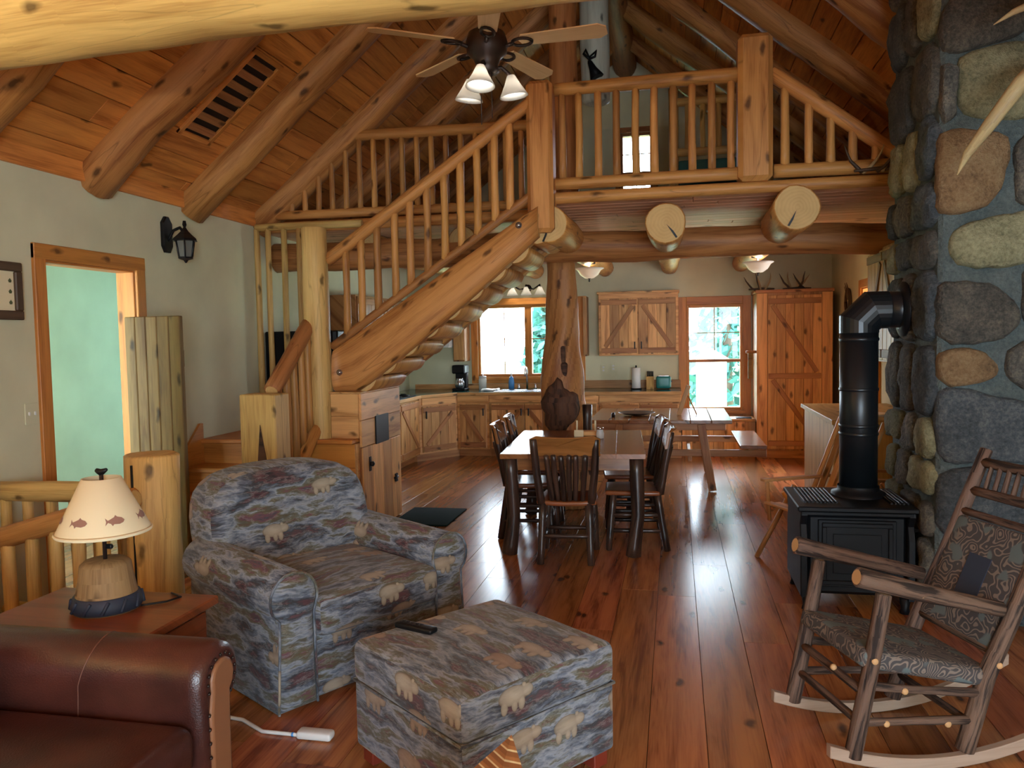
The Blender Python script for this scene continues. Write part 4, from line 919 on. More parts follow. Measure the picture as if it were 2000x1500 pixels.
cn = thing('canister', (-2.72, 11.0, .886), 'pale cylindrical canister left of the sink', 'canister'); obj('jar', MB().lathe([(.055, 0), (.058, .15), (.05, .17)], (-2.72, 11.0, .887), n=16), 'opal', cn); obj('lid', MB().lathe([(.054, .17), (.054, .195), (.01, .2), (.012, .22), (.001, .225)], (-2.72, 11.0, .887), n=16), 'white', cn)
obj('dish_cloth', MB().rbox((-2.55, 10.75, .9), (.12, .09, .0125), r=.01, warp=lambda q: (q.x, q.y, q.z+.008*math.sin(q.x*40)*math.cos(q.y*35))), 'white', label='crumpled white dish cloth on the worktop beside the sink', cat='cloth')
for i, (x, z) in enumerate(((-1.0, 1.16), (-.86, 1.18))):
    t = thing('wall_outlet', (x, YB-.004, z), ['wall outlet above the worktop nearest the burl post', 'wall outlet between the burl post and the paper towel'][i], 'outlet'); obj('plate', B(x-.035, x+.035, YB-.008, YB-.0005, z-.055, z+.055), 'wall', t)
    for q in (-.022, .022): obj('socket', B(x-.014, x+.014, YB-.011, YB-.007, z+q-.012, z+q+.012), 'white', t)
# lights
def bulb(name, loc, watts, parent, col=(1, .82, .6), r=.03):
    d = bpy.data.lights.new(name, 'POINT'); d.energy = watts; d.color = col; d.shadow_soft_size = r
    o = bpy.data.objects.new(name, d); COL.objects.link(o); o.parent = parent; o.matrix_parent_inverse = parent.matrix_world.inverted(); o.location = loc
def bell(c, ax, s_=1.0, n=20):
    return MB().lathe([(.022*s_, .0), (.028*s_, -.012*s_), (.045*s_, -.05*s_), (.07*s_, -.095*s_), (.08*s_, -.115*s_), (.076*s_, -.115*s_), (.066*s_, -.093*s_), (.04*s_, -.05*s_), (.018*s_, -.006*s_)], c, ax=ax, n=n, cap=False)
vl = thing('vanity_light', (-2.07, YB-.004, 2.33), 'three bell dark bronze wall light above the sink window', 'light'); obj('backplate', MB().lathe([(.055, 0), (.055, .012), (.03, .02), (.001, .022)], (-2.07, YB-.001, 2.33), ax=(0, -1, 0), n=16), 'bronze', vl)
for x in (-2.27, -2.07, -1.87):
    obj('arm', T([(-2.07, 11.17, 2.33), ((x-2.07)/2, 11.1, 2.31), (x, 11.06, 2.37), (x, 11.05, 2.33)], .012, n=8, sub=2), 'bronze', vl)
    obj('glass_bell', bell((x, 11.05, 2.345), (0, 0, 1), 1.05), 'opal', vl); bulb('bulb', (x, 11.05, 2.28), 1.2, vl, (1, .93, .84), .02)
for x, y, lab in ((-.93, 8.8, 'bowl shaped ceiling light hanging right of the burl post'), (.87, 8.8, 'bowl shaped ceiling light hanging before the pantry')):
    t = thing('ceiling_light', (x, y, 2.5), lab, 'light'); bulb('bulb', (x, y, 2.36), 14, t); obj('canopy', MB().lathe([(.07, 0), (.07, -.02), (.02, -.03), (.018, -.1)], (x, y, 2.44), n=16), 'bronze', t)
    obj('glass_bowl', MB().lathe([(.001, -.16), (.05, -.155), (.1, -.12), (.13, -.07), (.165, -.05), (.16, -.045), (.125, -.062), (.06, -.14), (.001, -.15)], (x, y, 2.42), n=26, cap=False), 'opal', t); obj('finial', MB().lathe([(.001, -.2), (.012, -.185), (.006, -.17), (.02, -.158)], (x, y, 2.42), n=10), 'bronze', t)
# antlers on the pantry and over the window
def small_antlers(name, c, s_, lab, seed, n=4, flat=(1, .4)):
    rr = random.Random(seed); t = thing(name, c, lab, 'antlers'); c = Vector(c)
    for k in range(n):
        p = c + Vector((rr.uniform(-.12, .12)*s_, rr.uniform(-.03, .03), .0)); pts = [p]; d = Vector((rr.uniform(-1, 1)*flat[0], rr.uniform(-.3, .3), rr.uniform(.2, 1)*flat[1])).normalized()
        for q in range(4): d = (d + Vector((rr.uniform(-.3, .3), 0, .28))).normalized(); pts.append(pts[-1]+d*.06*s_)
        obj('tine', T(pts, [.014*s_, .013*s_, .011*s_, .008*s_, .002], n=7, sub=2, rnd=0), 'antler' if k % 2 else 'frame_dark', t)
    obj('antler_base', T([c+Vector((-.16*s_, 0, .012)), c+Vector((0, 0, .02)), c+Vector((.16*s_, 0, .012))], [.01, .015, .01], n=8, sub=3), 'frame_dark', t)
small_antlers('shed_antlers', (1.55, 10.8, 2.178), 1.1, 'dark shed antlers lying on top of the pantry cupboard', 3, 5)
small_antlers('shed_antlers', (1.1, 10.7, 2.178), 1.0, 'pale shed antlers at the window end of the pantry top', 8, 4, (1, .9))
small_antlers('shed_antlers', (1.43, 6.13, 2.752), 1.0, 'small antlers resting on the loft edge beside the chimney', 12, 4, (1.2, .5))
# right side counter
pc = thing('peninsula_counter', (1.6, 7.3, 0), 'pale pine counter end standing behind the stove pipe', 'counter')
obj('body', B(1.28, XK-.004, 6.78, 8.3, .0, .86, g=2), 'pale_log', pc); obj('top', B(1.235, XK-.004, 6.72, 8.35, .86, .9, g=1), 'pale_log', pc); obj('end_panel', B(1.262, 1.28, 6.8, 8.28, .05, .85, g=2), 'pale_log', pc)
obj('serving_dish', MB().lathe([(.02, 0), (.09, .01), (.11, .03), (.1, .028), (.001, .015)], (1.62, 7.0, .901), n=18), 'opal', label='shallow pale dish on the counter behind the stove pipe', cat='dish')
uc5 = thing('wall_cupboard', (1.88, 7.2, 1.35), 'pale pine wall cupboard squeezed beside the chimney edge', 'cabinet')
obj('body', B(1.72, XK-.004, 6.55, 7.65, 1.35, 2.32, g=2), 'pale_log', uc5)
for k in range(2): plank_door(uc5, front_mk((1.72, 7.64-k*.54, 1.37), (0, -1, 0), (-1, 0, 0)), .53, .92, '/\\'[k], n=4, mats=('pale_log', 'oldplank'))
wd = thing('twig_wreath', (XK, 10.08, 1.98), 'small dried twig wreath hanging on the kitchen side wall', 'wreath')
for k in range(2): obj('ring', T([(XK-.02-.01*k, 10.08+.12*math.cos(a), 1.98+.15*math.sin(a)) for a in [2*PI*i/16 for i in range(17)]], .014, n=6, wob=.4, seed=k), 'frame_dark', wd)
for k in range(7): obj('sprig', T([(XK-.025, 10.02+.01*k, 2.0), (XK-.05, 9.97+.03*k, 2.16+.02*(k % 3))], [.008, .003], n=5), 'frame_dark', wd)

# ================================================================== DINING
dt = thing('dining_table', (-.79, 6.38, 0), 'polished dining table on bark covered log legs', 'table', rot=math.radians(3.8))
for k in range(5): local('top_board', B(-.53+k*.212, -.53+(k+1)*.212-.0006, -.74, .74, .725, .762, g=1, ch=.0015), 'table', dt)
for y in (-.66, .66): local('apron', B(-.44, .44, y-.012, y+.012, .63, .725, g=0), 'table', dt)
for x in (-.44, .44): local('apron', B(x-.012, x+.012, -.66, .66, .63, .725, g=1), 'table', dt)
for i, (x, y) in enumerate(((-.455, -.68), (.455, -.68), (-.455, .68), (.455, .68))):
    local('leg', T([(x-.02, y, 0), (x+.015, y, .3), (x, y, .725)], [.056, .047, .05], n=12, wob=.15, seed=200+i, sub=4, bend=.015), 'darkbark', dt)
def make_dchair(label):
    t = thing('dining_chair', (0, 0, 0), label, 'chair', 'log dining chairs')
    local('seat', MB().rbox((0, .02, .435), (.215, .205, .018), r=.015, seg=2, mid=4, warp=lambda q: (q.x*(1-.12*(q.y > 0)*q.y/.2), q.y, q.z-.012*max(0, 1-(q.x/.2)**2))), 'redtable', t)
    # front is +y, the back is at -y
    for i, (x, y) in enumerate(((-.16, .17), (.16, .17))): local('leg', T([(x*1.18, y+.02, 0), (x, y-.01, .43)], [.024, .028], n=9, wob=.2, seed=i, sub=4, bend=.02), 'darkbark', t)
    for i, x in enumerate((-.19, .19)):
        local('leg', T([(x*.97, -.235, 0), (x*.9, -.16, .43)], [.026, .029], n=9, wob=.2, seed=5+i, sub=4, bend=.015), 'darkbark', t)
        local('back_post', T([(x*.92, -.175, .43), (x*1.06, -.215, .66), (x*1.14, -.265, .90)], [.029, .028, .023], n=9, wob=.2, seed=8+i, sub=4, bend=.012), 'darkbark', t)
    cr = MB(); P = [(-.245, .775), (.245, .775), (.25, .90), (.2, .925), (.1, .915), (-.1, .915), (-.2, .925), (-.25, .90)]
    cr.prism(P, [(-.012, .006), (-.008, 0), (.008, 0), (.012, .006)], lambda a, b, d: (a, -.225-(b-.775)*.22+d-.06*(1-(a/.25)**2), b), sm=False)
    for f in range(len(cr.uv)): cr.uv[f] = list(cr.uv[f])
    local('crest_rail', cr, 'table', t)
    for k in range(6):
        x = -.115+k*.046
        local('spindle', T([(x*.95, -.17, .45), (x*1.1+.004*(-1)**k, -.225, .63), (x*1.2, -.27, .785)], [.018, .0215, .018], n=8, wob=.35, seed=20+k, sub=4, bend=.012), 'darkbark', t)
    for (a, b, z) in (((-.175, .18), (.175, .18), .17), ((-.175, -.205), (.175, -.205), .2)): local('stretcher', T([(*a, z), (*b, z)],   .016, n=7, wob=.2, seed=31, sub=4), 'darkbark', t)
    for x in (-.18, .18): 
        for z in (.15, .27): local('stretcher', T([(x, .18-.02*(z > .2), z), (x*.98, -.21+.02*(z > .2), z)],   .016, n=7, wob=.2, seed=33, sub=4), 'darkbark', t)
    return t
dc = make_dchair('dark twig dining chair at the near end, its broad crest rail facing us')
spots = [(-.775, 5.68, 3), (-.315, 6.08, 94, 'dark twig dining chair on the window seat side, nearer of the two'), (-.385, 6.76, 97, 'dark twig dining chair on the window seat side, farther of the two'),
         (-1.17, 6.30, -86, 'dark twig dining chair on the staircase side, nearer of the two'), (-1.20, 6.93, -83, 'dark twig dining chair on the staircase side, next to the burl post')]
for i, q in enumerate(spots):
    o = dc if i == 0 else copy_tree(dc)
    o.location = (q[0], q[1], 0); o.rotation_euler = (0, 0, math.radians(q[2]))
    if i: o['label'] = q[3]
# table things
cb = thing('candle_box', (-.78, 6.75, .763), 'small wooden tray box with two thin candles on the dining table', 'candle holder'); obj('tray', B(-.86, -.66, 6.7, 6.82, .763, .80, g=0), 'pine', cb)
for x in (-.84, -.68): obj('candle', T([(x, 6.76, .80), (x, 6.76, .89)], .008, n=8), 'cream', cb)
obj('card', B(-.85, -.77, 6.64, 6.65, .763, .82), 'cream', label='small cream card standing on the dining table', cat='card')
sj = thing('glass_jar', (-.62, 6.55, .763), 'little clear glass jar on the dining table', 'jar'); obj('jar_body', MB().lathe([(.03, 0), (.034, .04), (.026, .065), (.028, .075)], (-.62, 6.55, .7632), n=14), 'opal', sj); obj('jar_lid', MB().lathe([(.029, .075), (.029, .09), (.001, .092)], (-.62, 6.55, .7632), n=14), 'chrome', sj)
# picnic table
pk = thing('picnic_table', (-.15, 8.85, 0), 'pine picnic table with attached benches behind the dining table', 'table')
for k in range(7): obj('top_plank', B(-.89+k*.208, -.89+(k+1)*.208-.006, 8.2, 9.6, .705, .742, g=1), 'table', pk)
for y in (8.3, 9.45):
    obj('top_batten', B(-.83, .50, y-.02, y+.02, .63, .705, g=0), 'pine_dark', pk); obj('cross_bar', B(-1.2, .90, y-.02, y+.02, .36, .43, g=0), 'pine_dark', pk)
    for sx in (-1, 1):
        R = Matrix.Rotation(sx*-.16, 3, 'Y'); cx = -.16+sx*.47; obj('leg', MB().box(cx-.04, cx+.04, y-.06, y-.022, 0.005, .70, g=2, R=R), 'pine_dark', pk)
        obj('bench_block', B(-.16+sx*.93-.05, -.16+sx*.93+.05, y-.02, y+.02, .43, .445, g=0), 'pine_dark', pk)
obj('brace', MB().box(.12, .16, 8.3, 9.45, .3, .36, g=1), 'pine_dark', pk)
for sx in (-1, 1): obj('bench_plank', B(-.16+sx*.93-.13, -.16+sx*.93+.13, 8.25, 9.55, .445, .48, g=1), 'table', pk)
obj('platter', MB().lathe([(.03, 0), (.12, .012), (.2, .035), (.195, .038), (.12, .018), (.001, .008)], (-.42, 8.7, .7425), n=24), 'darkbark', label='long dark shallow wooden platter on the picnic table', cat='platter')
ea = thing('table_easel', (.12, 8.75, .742), 'small leaning wooden easel on the picnic table before the window', 'easel')
obj('front_board', MB().box(-.025, .025, -.01, .01, -.17, .17, g=2, R=Matrix.Rotation(.32, 3, 'Y')).tf(Matrix.Translation((.085, 8.75, .905))), 'pine', ea); obj('prop_leg', T([(.13, 8.75, .96), (.225, 8.75, .745)], .009, n=6), 'pine_dark', ea)
obj('salt_cup', MB().lathe([(.018, 0), (.022, .03), (.014, .05), (.001, .052)], (-.66, 8.5, .7425), n=10), 'bronze', label='tiny bronze cup on the picnic table near the platter', cat='cup')
mt = MB().rbox((-2.2, 6.78, .008), (.26, .34, .0075), r=.007, seg=2, mid=2); obj('floor_mat', mt, 'mat', label='dark green floor mat in front of the stair cabinet', cat='mat')

# ================================================================== CEILING FAN
FH = Vector((-1.0, 4.3, 3.2))
fn = thing('ceiling_fan', FH, 'bronze ceiling fan with five pale wooden blades and three glass bells', 'ceiling fan')
obj('downrod', T([FH+Vector((0, 0, .1)), (FH.x, FH.y, roof_z(FH.x)-.05)], .022, n=10), 'bronze', fn)
obj('motor', MB().lathe([(.03, .13), (.05, .1), (.1, .075), (.115, .03), (.11, -.03), (.075, -.06), (.06, -.1), (.065, -.13), (.03, -.15)], FH, n=24), 'bronze', fn)
for k in range(5):
    a = math.radians(-3+72*k); Q = Matrix.Translation(FH+Vector((0, 0, .02))) @ Matrix.Rotation(a, 4, 'Z') @ Matrix.Rotation(math.radians(-11), 4, 'X')
    bl_ = MB().prism([(.2, -.05), (.62, -.065), (.66, -.035), (.66, .035), (.62, .065), (.2, .05), (.18, 0)], [(-.004, .002), (-.003, 0), (.003, 0), (.004, .002)], lambda a_, b_, d_: (a_, b_, d_), sm=False).tf(Q)
    b_o = obj('blade', bl_, 'blade', fn)
    ir = MB().tube([Q @ Vector((.2+.055*math.cos(t_), .036*math.sin(t_), -.012)) for t_ in [2*PI*i/14 for i in range(15)]], .009, n=6, caps=False); ir.tube([Q @ Vector((.09, 0, -.03)), Q @ Vector((.15, 0, -.014))], .012, n=6)
    obj('blade_iron', ir, 'bronze', b_o)
for k in range(3):
    a = math.radians(268+120*k); d = Vector((math.cos(a), math.sin(a), 0)); c = FH+d*.135+Vector((0, 0, -.14))
    obj('lamp_arm', T([FH+Vector((0, 0, -.12)), FH+d*.08+Vector((0, 0, -.10)), c], .011, n=8, sub=2), 'bronze', fn)
    obj('glass_bell', bell(c, (-d.x*.14, -d.y*.14, 1), 1.0), 'opal', fn); bulb('bulb', c+d*.02+Vector((0, 0, -.06)), .7, fn, (1, .93, .84), .02)
for k, x in enumerate((-.03, .03)): obj('pull_chain', T([FH+Vector((x, -.03, -.14)), FH+Vector((x, -.03, -.42+.03*k))], .0025, n=5), 'bronze', fn)

# ================================================================== LEFT WALL THINGS
ln = thing('wall_lantern', (XL, 5.55, 2.45), 'black carriage lantern on the plaster wall right of the doorway', 'wall lamp')
obj('backplate', MB().prism([(5.48, 2.38), (5.48, 2.56), (5.52, 2.61), (5.56, 2.61), (5.6, 2.56), (5.6, 2.38), (5.57, 2.33), (5.51, 2.33)], [(XL+.001, 0), (XL+.02, 0), (XL+.028, .01)], lambda a, b, d: (d, a, b), sm=False), 'black', ln)
obj('arm', T([(XL+.02, 5.54, 2.42), (XL+.07, 5.54, 2.50), (XL+.13, 5.54, 2.52), (XL+.17, 5.54, 2.47)], .012, n=8, sub=3), 'black', ln)
LX = XL+.17
obj('roof_cap', MB().lathe([(.012, .17), (.018, .14), (.01, .12), (.03, .09), (.06, .06), (.095, .03), (.1, .015), (.075, .012)], (LX, 5.54, 2.40), n=6, sm=False), 'black', ln)
obj('glass', MB().lathe([(.07, .012), (.05, -.11)], (LX, 5.54, 2.40), n=6, sm=False, cap=False), 'smoke', ln)
cg = MB()
for k in range(6): a = 2*PI*k/6; cg.tube([(LX+.073*math.cos(a), 5.54+.073*math.sin(a), 2.412), (LX+.053*math.cos(a), 5.54+.053*math.sin(a), 2.29)], .007, n=5)
obj('cage', cg, 'black', ln); obj('bottom_cap', MB().lathe([(.06, .0), (.06, -.012), (.02, -.025), (.006, -.045)], (LX, 5.54, 2.29), n=6, sm=False), 'black', ln)
pf = thing('framed_print', (XL, 3.9, 1.95), 'dark framed print with pale mat cut off at the picture edge', 'picture')
obj('mat_board', B(XL+.001, XL+.012, 3.68, 4.06, 1.8, 2.1), 'cream', pf)
for a in ((3.62, 4.105, 2.065, 2.12, 1), (3.62, 4.105, 1.775, 1.83, 1), (3.62, 3.675, 1.83, 2.065, 2), (4.05, 4.105, 1.83, 2.065, 2)): obj('frame_bar', B(XL+.001, XL+.03, a[0], a[1], a[2], a[3], g=a[4], ch=.008), 'frame_dark', pf)
for z in (1.88, 1.945, 2.01): obj('printed_leaf', MB().prism([(4.015, z-.012), (4.03, z-.012), (4.035, z), (4.023, z+.014), (4.01, z)], [(XL+.0125, 0), (XL+.0135, 0)], lambda a, b, d: (d, a, b), sm=False), 'print_dark', pf)
sw = thing('light_switch', (XL, 4.14, 1.2), 'pale light switch plate beside the doorway', 'switch'); obj('plate', B(XL+.0005, XL+.008, 4.09, 4.185, 1.135, 1.265), 'wall', sw)
for y in (4.115, 4.16): obj('toggle', B(XL+.008, XL+.018, y-.006, y+.006, 1.19, 1.212), 'white', sw)
hg = thing('half_door', (-3.66, 5.02, 0), 'weathered knotty plank half door standing open against the doorway', 'door')
obj('back_rail', B(-3.88, -3.45, 5.045, 5.06, .3, .42, g=0), 'oldplank', hg); obj('back_rail', B(-3.88, -3.45, 5.045, 5.06, 1.45, 1.57, g=0), 'oldplank', hg)
for k, (a, b) in enumerate(((-3.885, -3.80), (-3.80, -3.715), (-3.715, -3.625), (-3.625, -3.53), (-3.53, -3.44))): obj('plank', B(a+.001, b-.001, 5.0, 5.045, .012, 1.815, g=2, ch=.006), 'oldplank', hg)

# ================================================================== SOFA, SIDE TABLE, LAMP
sf = thing('leather_sofa', (-2.1, 1.2, 0), 'brown leather sofa with a rolled arm in the near left corner', 'sofa')
AX0, AX1 = -2.95, -1.41
def armprof(y0): # closed (y,z) outline, roll outwards to +y
    return [(y0-.115, .06), (y0-.105, .46)] + arc((y0-.0, .55), .115, PI*1.12, -PI*.32, 16)[1:] + [(y0+.06, .36), (y0+.075, .06)]
obj('arm', MB().prism(armprof(2.2), [(AX0, .02), (AX0+.02, 0), (AX1-.06, 0), (AX1-.02, .008), (AX1-.008, .03)], lambda a, b, d: (d, a, b)), 'leather', sf)
obj('arm_front', MB().prism([(2.13, .06), (2.125, .46)]+arc((2.2, .55), .065, PI*1.1, -PI*.3, 10)+[(2.235, .4), (2.23, .06)], [(AX1-.012, 0), (AX1-.002, .004), (AX1+.002, .014)], lambda a, b, d: (d, a, b)), 'leather_tan', sf)
for xs_ in (-2.35, -1.87): obj('seam', T([(xs_+.05*math.sin(i*.25), a, b) for i, (a, b) in enumerate(armprof(2.2)[:14])], .0022, n=5, caps=False), 'seam', sf)
nb = MB()
for i in range(20):
    q = [(2.125, .06+.4*i/9) for i in range(10)]+arc((2.2, .55), .075, PI*1.1, -PI*.3, 12)
for (a, b) in q: nb.lathe([(.007, 0), (.005, .004), (.001, .006)], (AX1-.004, a-.004, b), ax=(1, 0, 0), n=6)
obj('nail_heads', nb, 'bronze', sf, kind='stuff')
obj('arm', MB().prism([(2.4-a, b) for a, b in armprof(2.2)], [(AX0, .02), (AX0+.02, 0), (AX1-.06, 0), (AX1-.02, .008), (AX1-.008, .03)], lambda a, b, d: (d, a, b)), 'leather', sf)
obj('base', B(AX0+.05, AX1-.06, .30, 2.09, .07, .30, ch=.02), 'leather', sf)
for k in range(2): obj('seat_cushion', MB().rbox((-1.87, .76+k*.89, .375), (.44, .44, .08), r=.05, seg=4, mid=5, puff=(0, 0, .02)), 'leather', sf)
for k in range(2): obj('back_cushion', MB().rbox((-2.42, .76+k*.89, .62), (.13, .44, .27), r=.08, seg=4, mid=5, puff=(.03, 0, 0)), 'leather', sf)
obj('back_frame', MB().rbox((-2.74, 1.2, .45), (.2, .92, .4), r=.08), 'leather', sf)
for x in (-2.85, -1.55):
    for y in (.3, 2.1): obj('foot', B(x-.03, x+.03, y-.03, y+.03, 0, .075, g=2), 'redtable', sf)
stb = thing('side_table', (-2.15, 2.57, 0), 'reddish wooden side table under the lamp', 'table')
obj('top', B(-2.52, -1.80, 2.37, 2.80, .565, .60, g=0, ch=.006), 'redtable', stb); obj('carcass', B(-2.48, -1.84, 2.40, 2.77, .2, .565, g=0), 'redtable', stb)
d_ = obj('drawer', B(-1.84, -1.822, 2.43, 2.74, .40, .55, g=1), 'redtable', stb); obj('knob', MB().lathe([(.008, 0), (.018, .015), (.01, .022)], (-1.822, 2.585, .475), ax=(1, 0, 0), n=10), 'bronze', d_)
for x in (-2.46, -1.86):
    for y in (2.42, 2.75): obj('leg', B(x-.02, x+.02, y-.02, y+.02, 0, .2, g=2), 'redtable', stb)
lp = thing('table_lamp', (-2.15, 2.6, .6), 'stump based table lamp with a cream shade printed with fish', 'lamp')
LC = (-2.142, 2.59, .6005)
obj('base', MB().lathe([(.001, 0), (.118, 0), (.122, .02), (.112, .055), (.107, .07), (.098, .12), (.09, .175), (.074, .19), (.001, .192)], LC, n=28), 'stump', lp)
lb = obj('carved_band', MB().lathe([(.12, .004), (.127, .02), (.118, .058), (.11, .062)], LC, n=28, cap=False), 'navy', lp)
tr2 = MB()
for k in range(12):
    a = 2*PI*k/12; tr2.tube([(LC[0]+.128*math.cos(a), LC[1]+.128*math.sin(a), LC[2]+.012), (LC[0]+.12*math.cos(a+.2), LC[1]+.12*math.sin(a+.2), LC[2]+.055)], .007, n=5)
obj('trellis', tr2, 'navy', lb)
obj('stem', T([(LC[0], LC[1], .79), (LC[0], LC[1], 1.12)], .008, n=10), 'bronze', lp)
obj('switch_knob', MB().rbox((LC[0]+.045, LC[1]-.03, .85), (.014, .008, .009), r=.006), 'black', lp)
obj('shade', MB().lathe([(.168, .30), (.069, .505), (.064, .505), (.163, .301)], LC, n=40, cap=False), 'cream', lp)
obj('shade_rim', MB().lathe([(.169, .296), (.172, .302), (.167, .31), (.164, .302)], LC, n=40, cap=False), 'cream', lp)
obj('finial', T([(LC[0]-.022, LC[1]-.0, 1.135), (LC[0], LC[1], 1.125), (LC[0]+.026, LC[1], 1.138)], [.008, .014, .006], n=8, sub=2).tube([(LC[0], LC[1], 1.1), (LC[0], LC[1], 1.135)], .006, n=6), 'black', lp)
FISH = [(-1, 0), (-.75, .35), (-.3, .52), (-.1, .75), (.05, .5), (.5, .25), (.72, .15), (1.0, .5), (.9, 0), (1.0, -.5), (.72, -.12), (.45, -.3), (.3, -.6), (.15, -.38), (-.4, -.45), (-.8, -.3)]
for k in range(7):
    a0 = math.radians(-86+51.4*k); mbf = MB(); pts = []
    for (u, v) in FISH:
        a = a0 + (-u)*.24; t_ = .36+v*.027; r_ = .168+(t_-.30)*(.069-.168)/(.205)+.0022; pts.append((LC[0]+r_*math.cos(a), LC[1]+r_*math.sin(a), LC[2]+t_))
    b0 = mbf.add(pts); r_ = .168+(.36-.30)*(.069-.168)/.205+.0022
    c0 = []
    for i in range(9):
        u = -.9+1.8*i/8; a = a0-u*.24; c0.append((LC[0]+r_*math.cos(a), LC[1]+r_*math.sin(a), LC[2]+.36))
    bc = mbf.add(c0); nF = len(FISH)
    for i in range(nF):
        j = (i+1) % nF; ci = lambda q: min(8, max(0, int(round((FISH[q][0]+.9)/1.8*8))))
        mbf.face((b0+i, b0+j, bc+ci(i)), ((0, 0),)*3, 0)
        if ci(i) != ci(j): 
            st = 1 if ci(j) > ci(i) else -1
            for w_ in range(ci(i), ci(j), st): mbf.face((b0+j, bc+w_+st, bc+w_), ((0, 0),)*3, 0)
    obj('fish_print', mbf, 'fish', lp)
obj('lamp_cord', T([(-2.02, 2.62, .607), (-1.95, 2.68, .606), (-1.93, 2.74, .606), (-2.0, 2.78, .605)], .004, n=6, sub=4), 'black', label='thin dark lamp cord curling on the side table', cat='cord')

# uplighter added out of view to warm the ceiling, tie beam and left wall
fl_ = thing('added_uplighter', (-3.2, -.6, 0), 'added bronze uplighter out of view that lights the ceiling and tie beam', 'lamp')
obj('base', MB().lathe([(.15, 0), (.15, .02), (.02, .04)], (-3.2, -.6, 0), n=20), 'bronze', fl_); obj('pole', T([(-3.2, -.6, .03), (-3.2, -.6, 1.72)], .014, n=10), 'bronze', fl_)
obj('bowl', MB().lathe([(.015, 1.68), (.08, 1.70), (.15, 1.76), (.19, 1.84), (.185, 1.84), (.145, 1.765), (.075, 1.71), (.01, 1.69)], (-3.2, -.6, 0), n=28, cap=False), 'bronze', fl_); bulb('bulb', (-3.2, -.6, 1.80), 230, fl_, (1, .8, .5), .05)
# ================================================================== ARMCHAIR AND OTTOMAN
fz = Vector((.848, -.53)).normalized(); Ra = Matrix(((-fz.y, -fz.x, 0), (fz.x, -fz.y, 0), (0, 0, 1)))
ac = thing('armchair', (-1.765, 3.70, 0), 'overstuffed armchair in wildlife patterned fabric', 'armchair', rot=Ra)
def aprof(sx):
    P = [(.35, .012), (.355, .42)] + arc((.45, .50), .115, PI*1.05, -PI*.28, 14) + [(.525, .33), (.54, .012)]
    return [(sx*a, b) for a, b in P]
for sx in (-1, 1):
    a_ = local('arm', MB().prism(aprof(sx), [(-.47, .05), (-.462, .02), (-.44, 0), (.2, 0), (.40, .0), (.42, .02)], lambda a, b, d: (a, d, b+.05*max(0, (d+.1))*(b > .4)), swap=True), 'wild', ac)
    local('piping', T([(p_[0], -.452, p_[1]) for p_ in aprof(sx)[:]], .006, n=6, caps=False), 'wild', a_)
local('base', MB().rbox((0, -.02, .165), (.38, .42, .15), r=.03), 'wild', ac)
local('seat_cushion', MB().rbox((0, -.09, .385), (.352, .40, .09), r=.05, seg=4, mid=6, puff=(0, .01, .03)), 'wild', ac)
bp = [(-.40, .30), (-.47, .55), (-.475, .72), (-.44, .85), (-.34, .925), (-.15, .955), (.15, .955), (.34, .925), (.44, .85), (.475, .72), (.47, .55), (.40, .30)]
bp = [tuple(p_) for p_ in dense(bp, 40)]
local('backrest', MB().prism(bp, [(.18, .13), (.155, .09), (.16, .04), (.20, .008), (.25, 0), (.42, 0), (.47, .02), (.49, .06)], lambda a, b, d: (a, d+(b-.3)*.22, b), swap=True), 'wild', ac)
for x in (-.45, .45):
    for y in (-.38, .38): local('foot', B(x-.03, x+.03, y-.03, y+.03, 0, .07, g=2), 'redfoot', ac)
oA = math.atan2(.56, .44)
ot = thing('ottoman', (-.722, 2.82, 0), 'square ottoman in wildlife patterned fabric with a remote on top', 'ottoman', rot=oA-PI/2)
local('body', MB().rbox((0, 0, .19), (.345, .355, .13), r=.02, seg=3, mid=5), 'wild', ot)
local('cushion', MB().rbox((0, 0, .392), (.352, .362, .082), r=.04, seg=4, mid=6, puff=(0, 0, .022)), 'wild', ot)
sk = MB(); 
for (a, b) in (((-.345, -.355), (.345, -.355)), ((.345, -.355), (.345, .355)), ((.345, .355), (-.345, .355)), ((-.345, .355), (-.345, -.355))): sk.tube([(*a, .315), (*b, .315)], .006, n=6)
local('piping', sk, 'wild', ot)
for x in (-.29, .29):
    for y in (-.3, .3): local('foot', B(x-.035, x+.035, y-.035, y+.035, 0, .065, g=2), 'redfoot', ot)
rm = thing('remote_control', (-.99, 2.845, .485), 'black remote control with a glossy blue sheen lying on the ottoman', 'remote', rot=math.radians(-20))
local('remote_body', MB().rbox((0, 0, .012), (.09, .025, .0115), r=.009, seg=2, mid=3), 'black', rm)
for k in range(5):
    for q in (-.011, .004): local('button', B(-.07+k*.022, -.06+k*.022, q, q+.008, .0235, .0255, ch=.001), 'pipe', rm)
cd = thing('power_cord', (-1.7, 2.9, 0), 'white power cord with inline plug box on the floor', 'cord')
obj('cable', T([(-2.1, 2.93, .008), (-1.939, 2.975, .008), (-1.811, 2.955, .008), (-1.678, 2.878, .008), (-1.515, 2.875, .008)], .008, n=8, sub=5), 'white', cd); obj('plug_box', MB().rbox((-1.44, 2.875, .018), (.075, .028, .0165), r=.012, seg=2, mid=2), 'white', cd); obj('cable_band', T([(-1.545, 2.875, .008), (-1.535, 2.875, .008)], .0095, n=8), 'blue_bottle', cd)
sp_ = thing('striped_sculpture', (-.42, 1.75, 0), 'pointed striped inlaid wooden carving rising at the bottom edge', 'sculpture')
tip = Vector((-.381, 1.75, .678))
def tri(mb, a, b, c):
    n0 = mb.add([a, b, c]); mb.face((n0, n0+1, n0+2), [((p_-tip).dot(Vector((.8, .6, 0))), (p_-tip).z) for p_ in (Vector(a), Vector(b), Vector(c))])
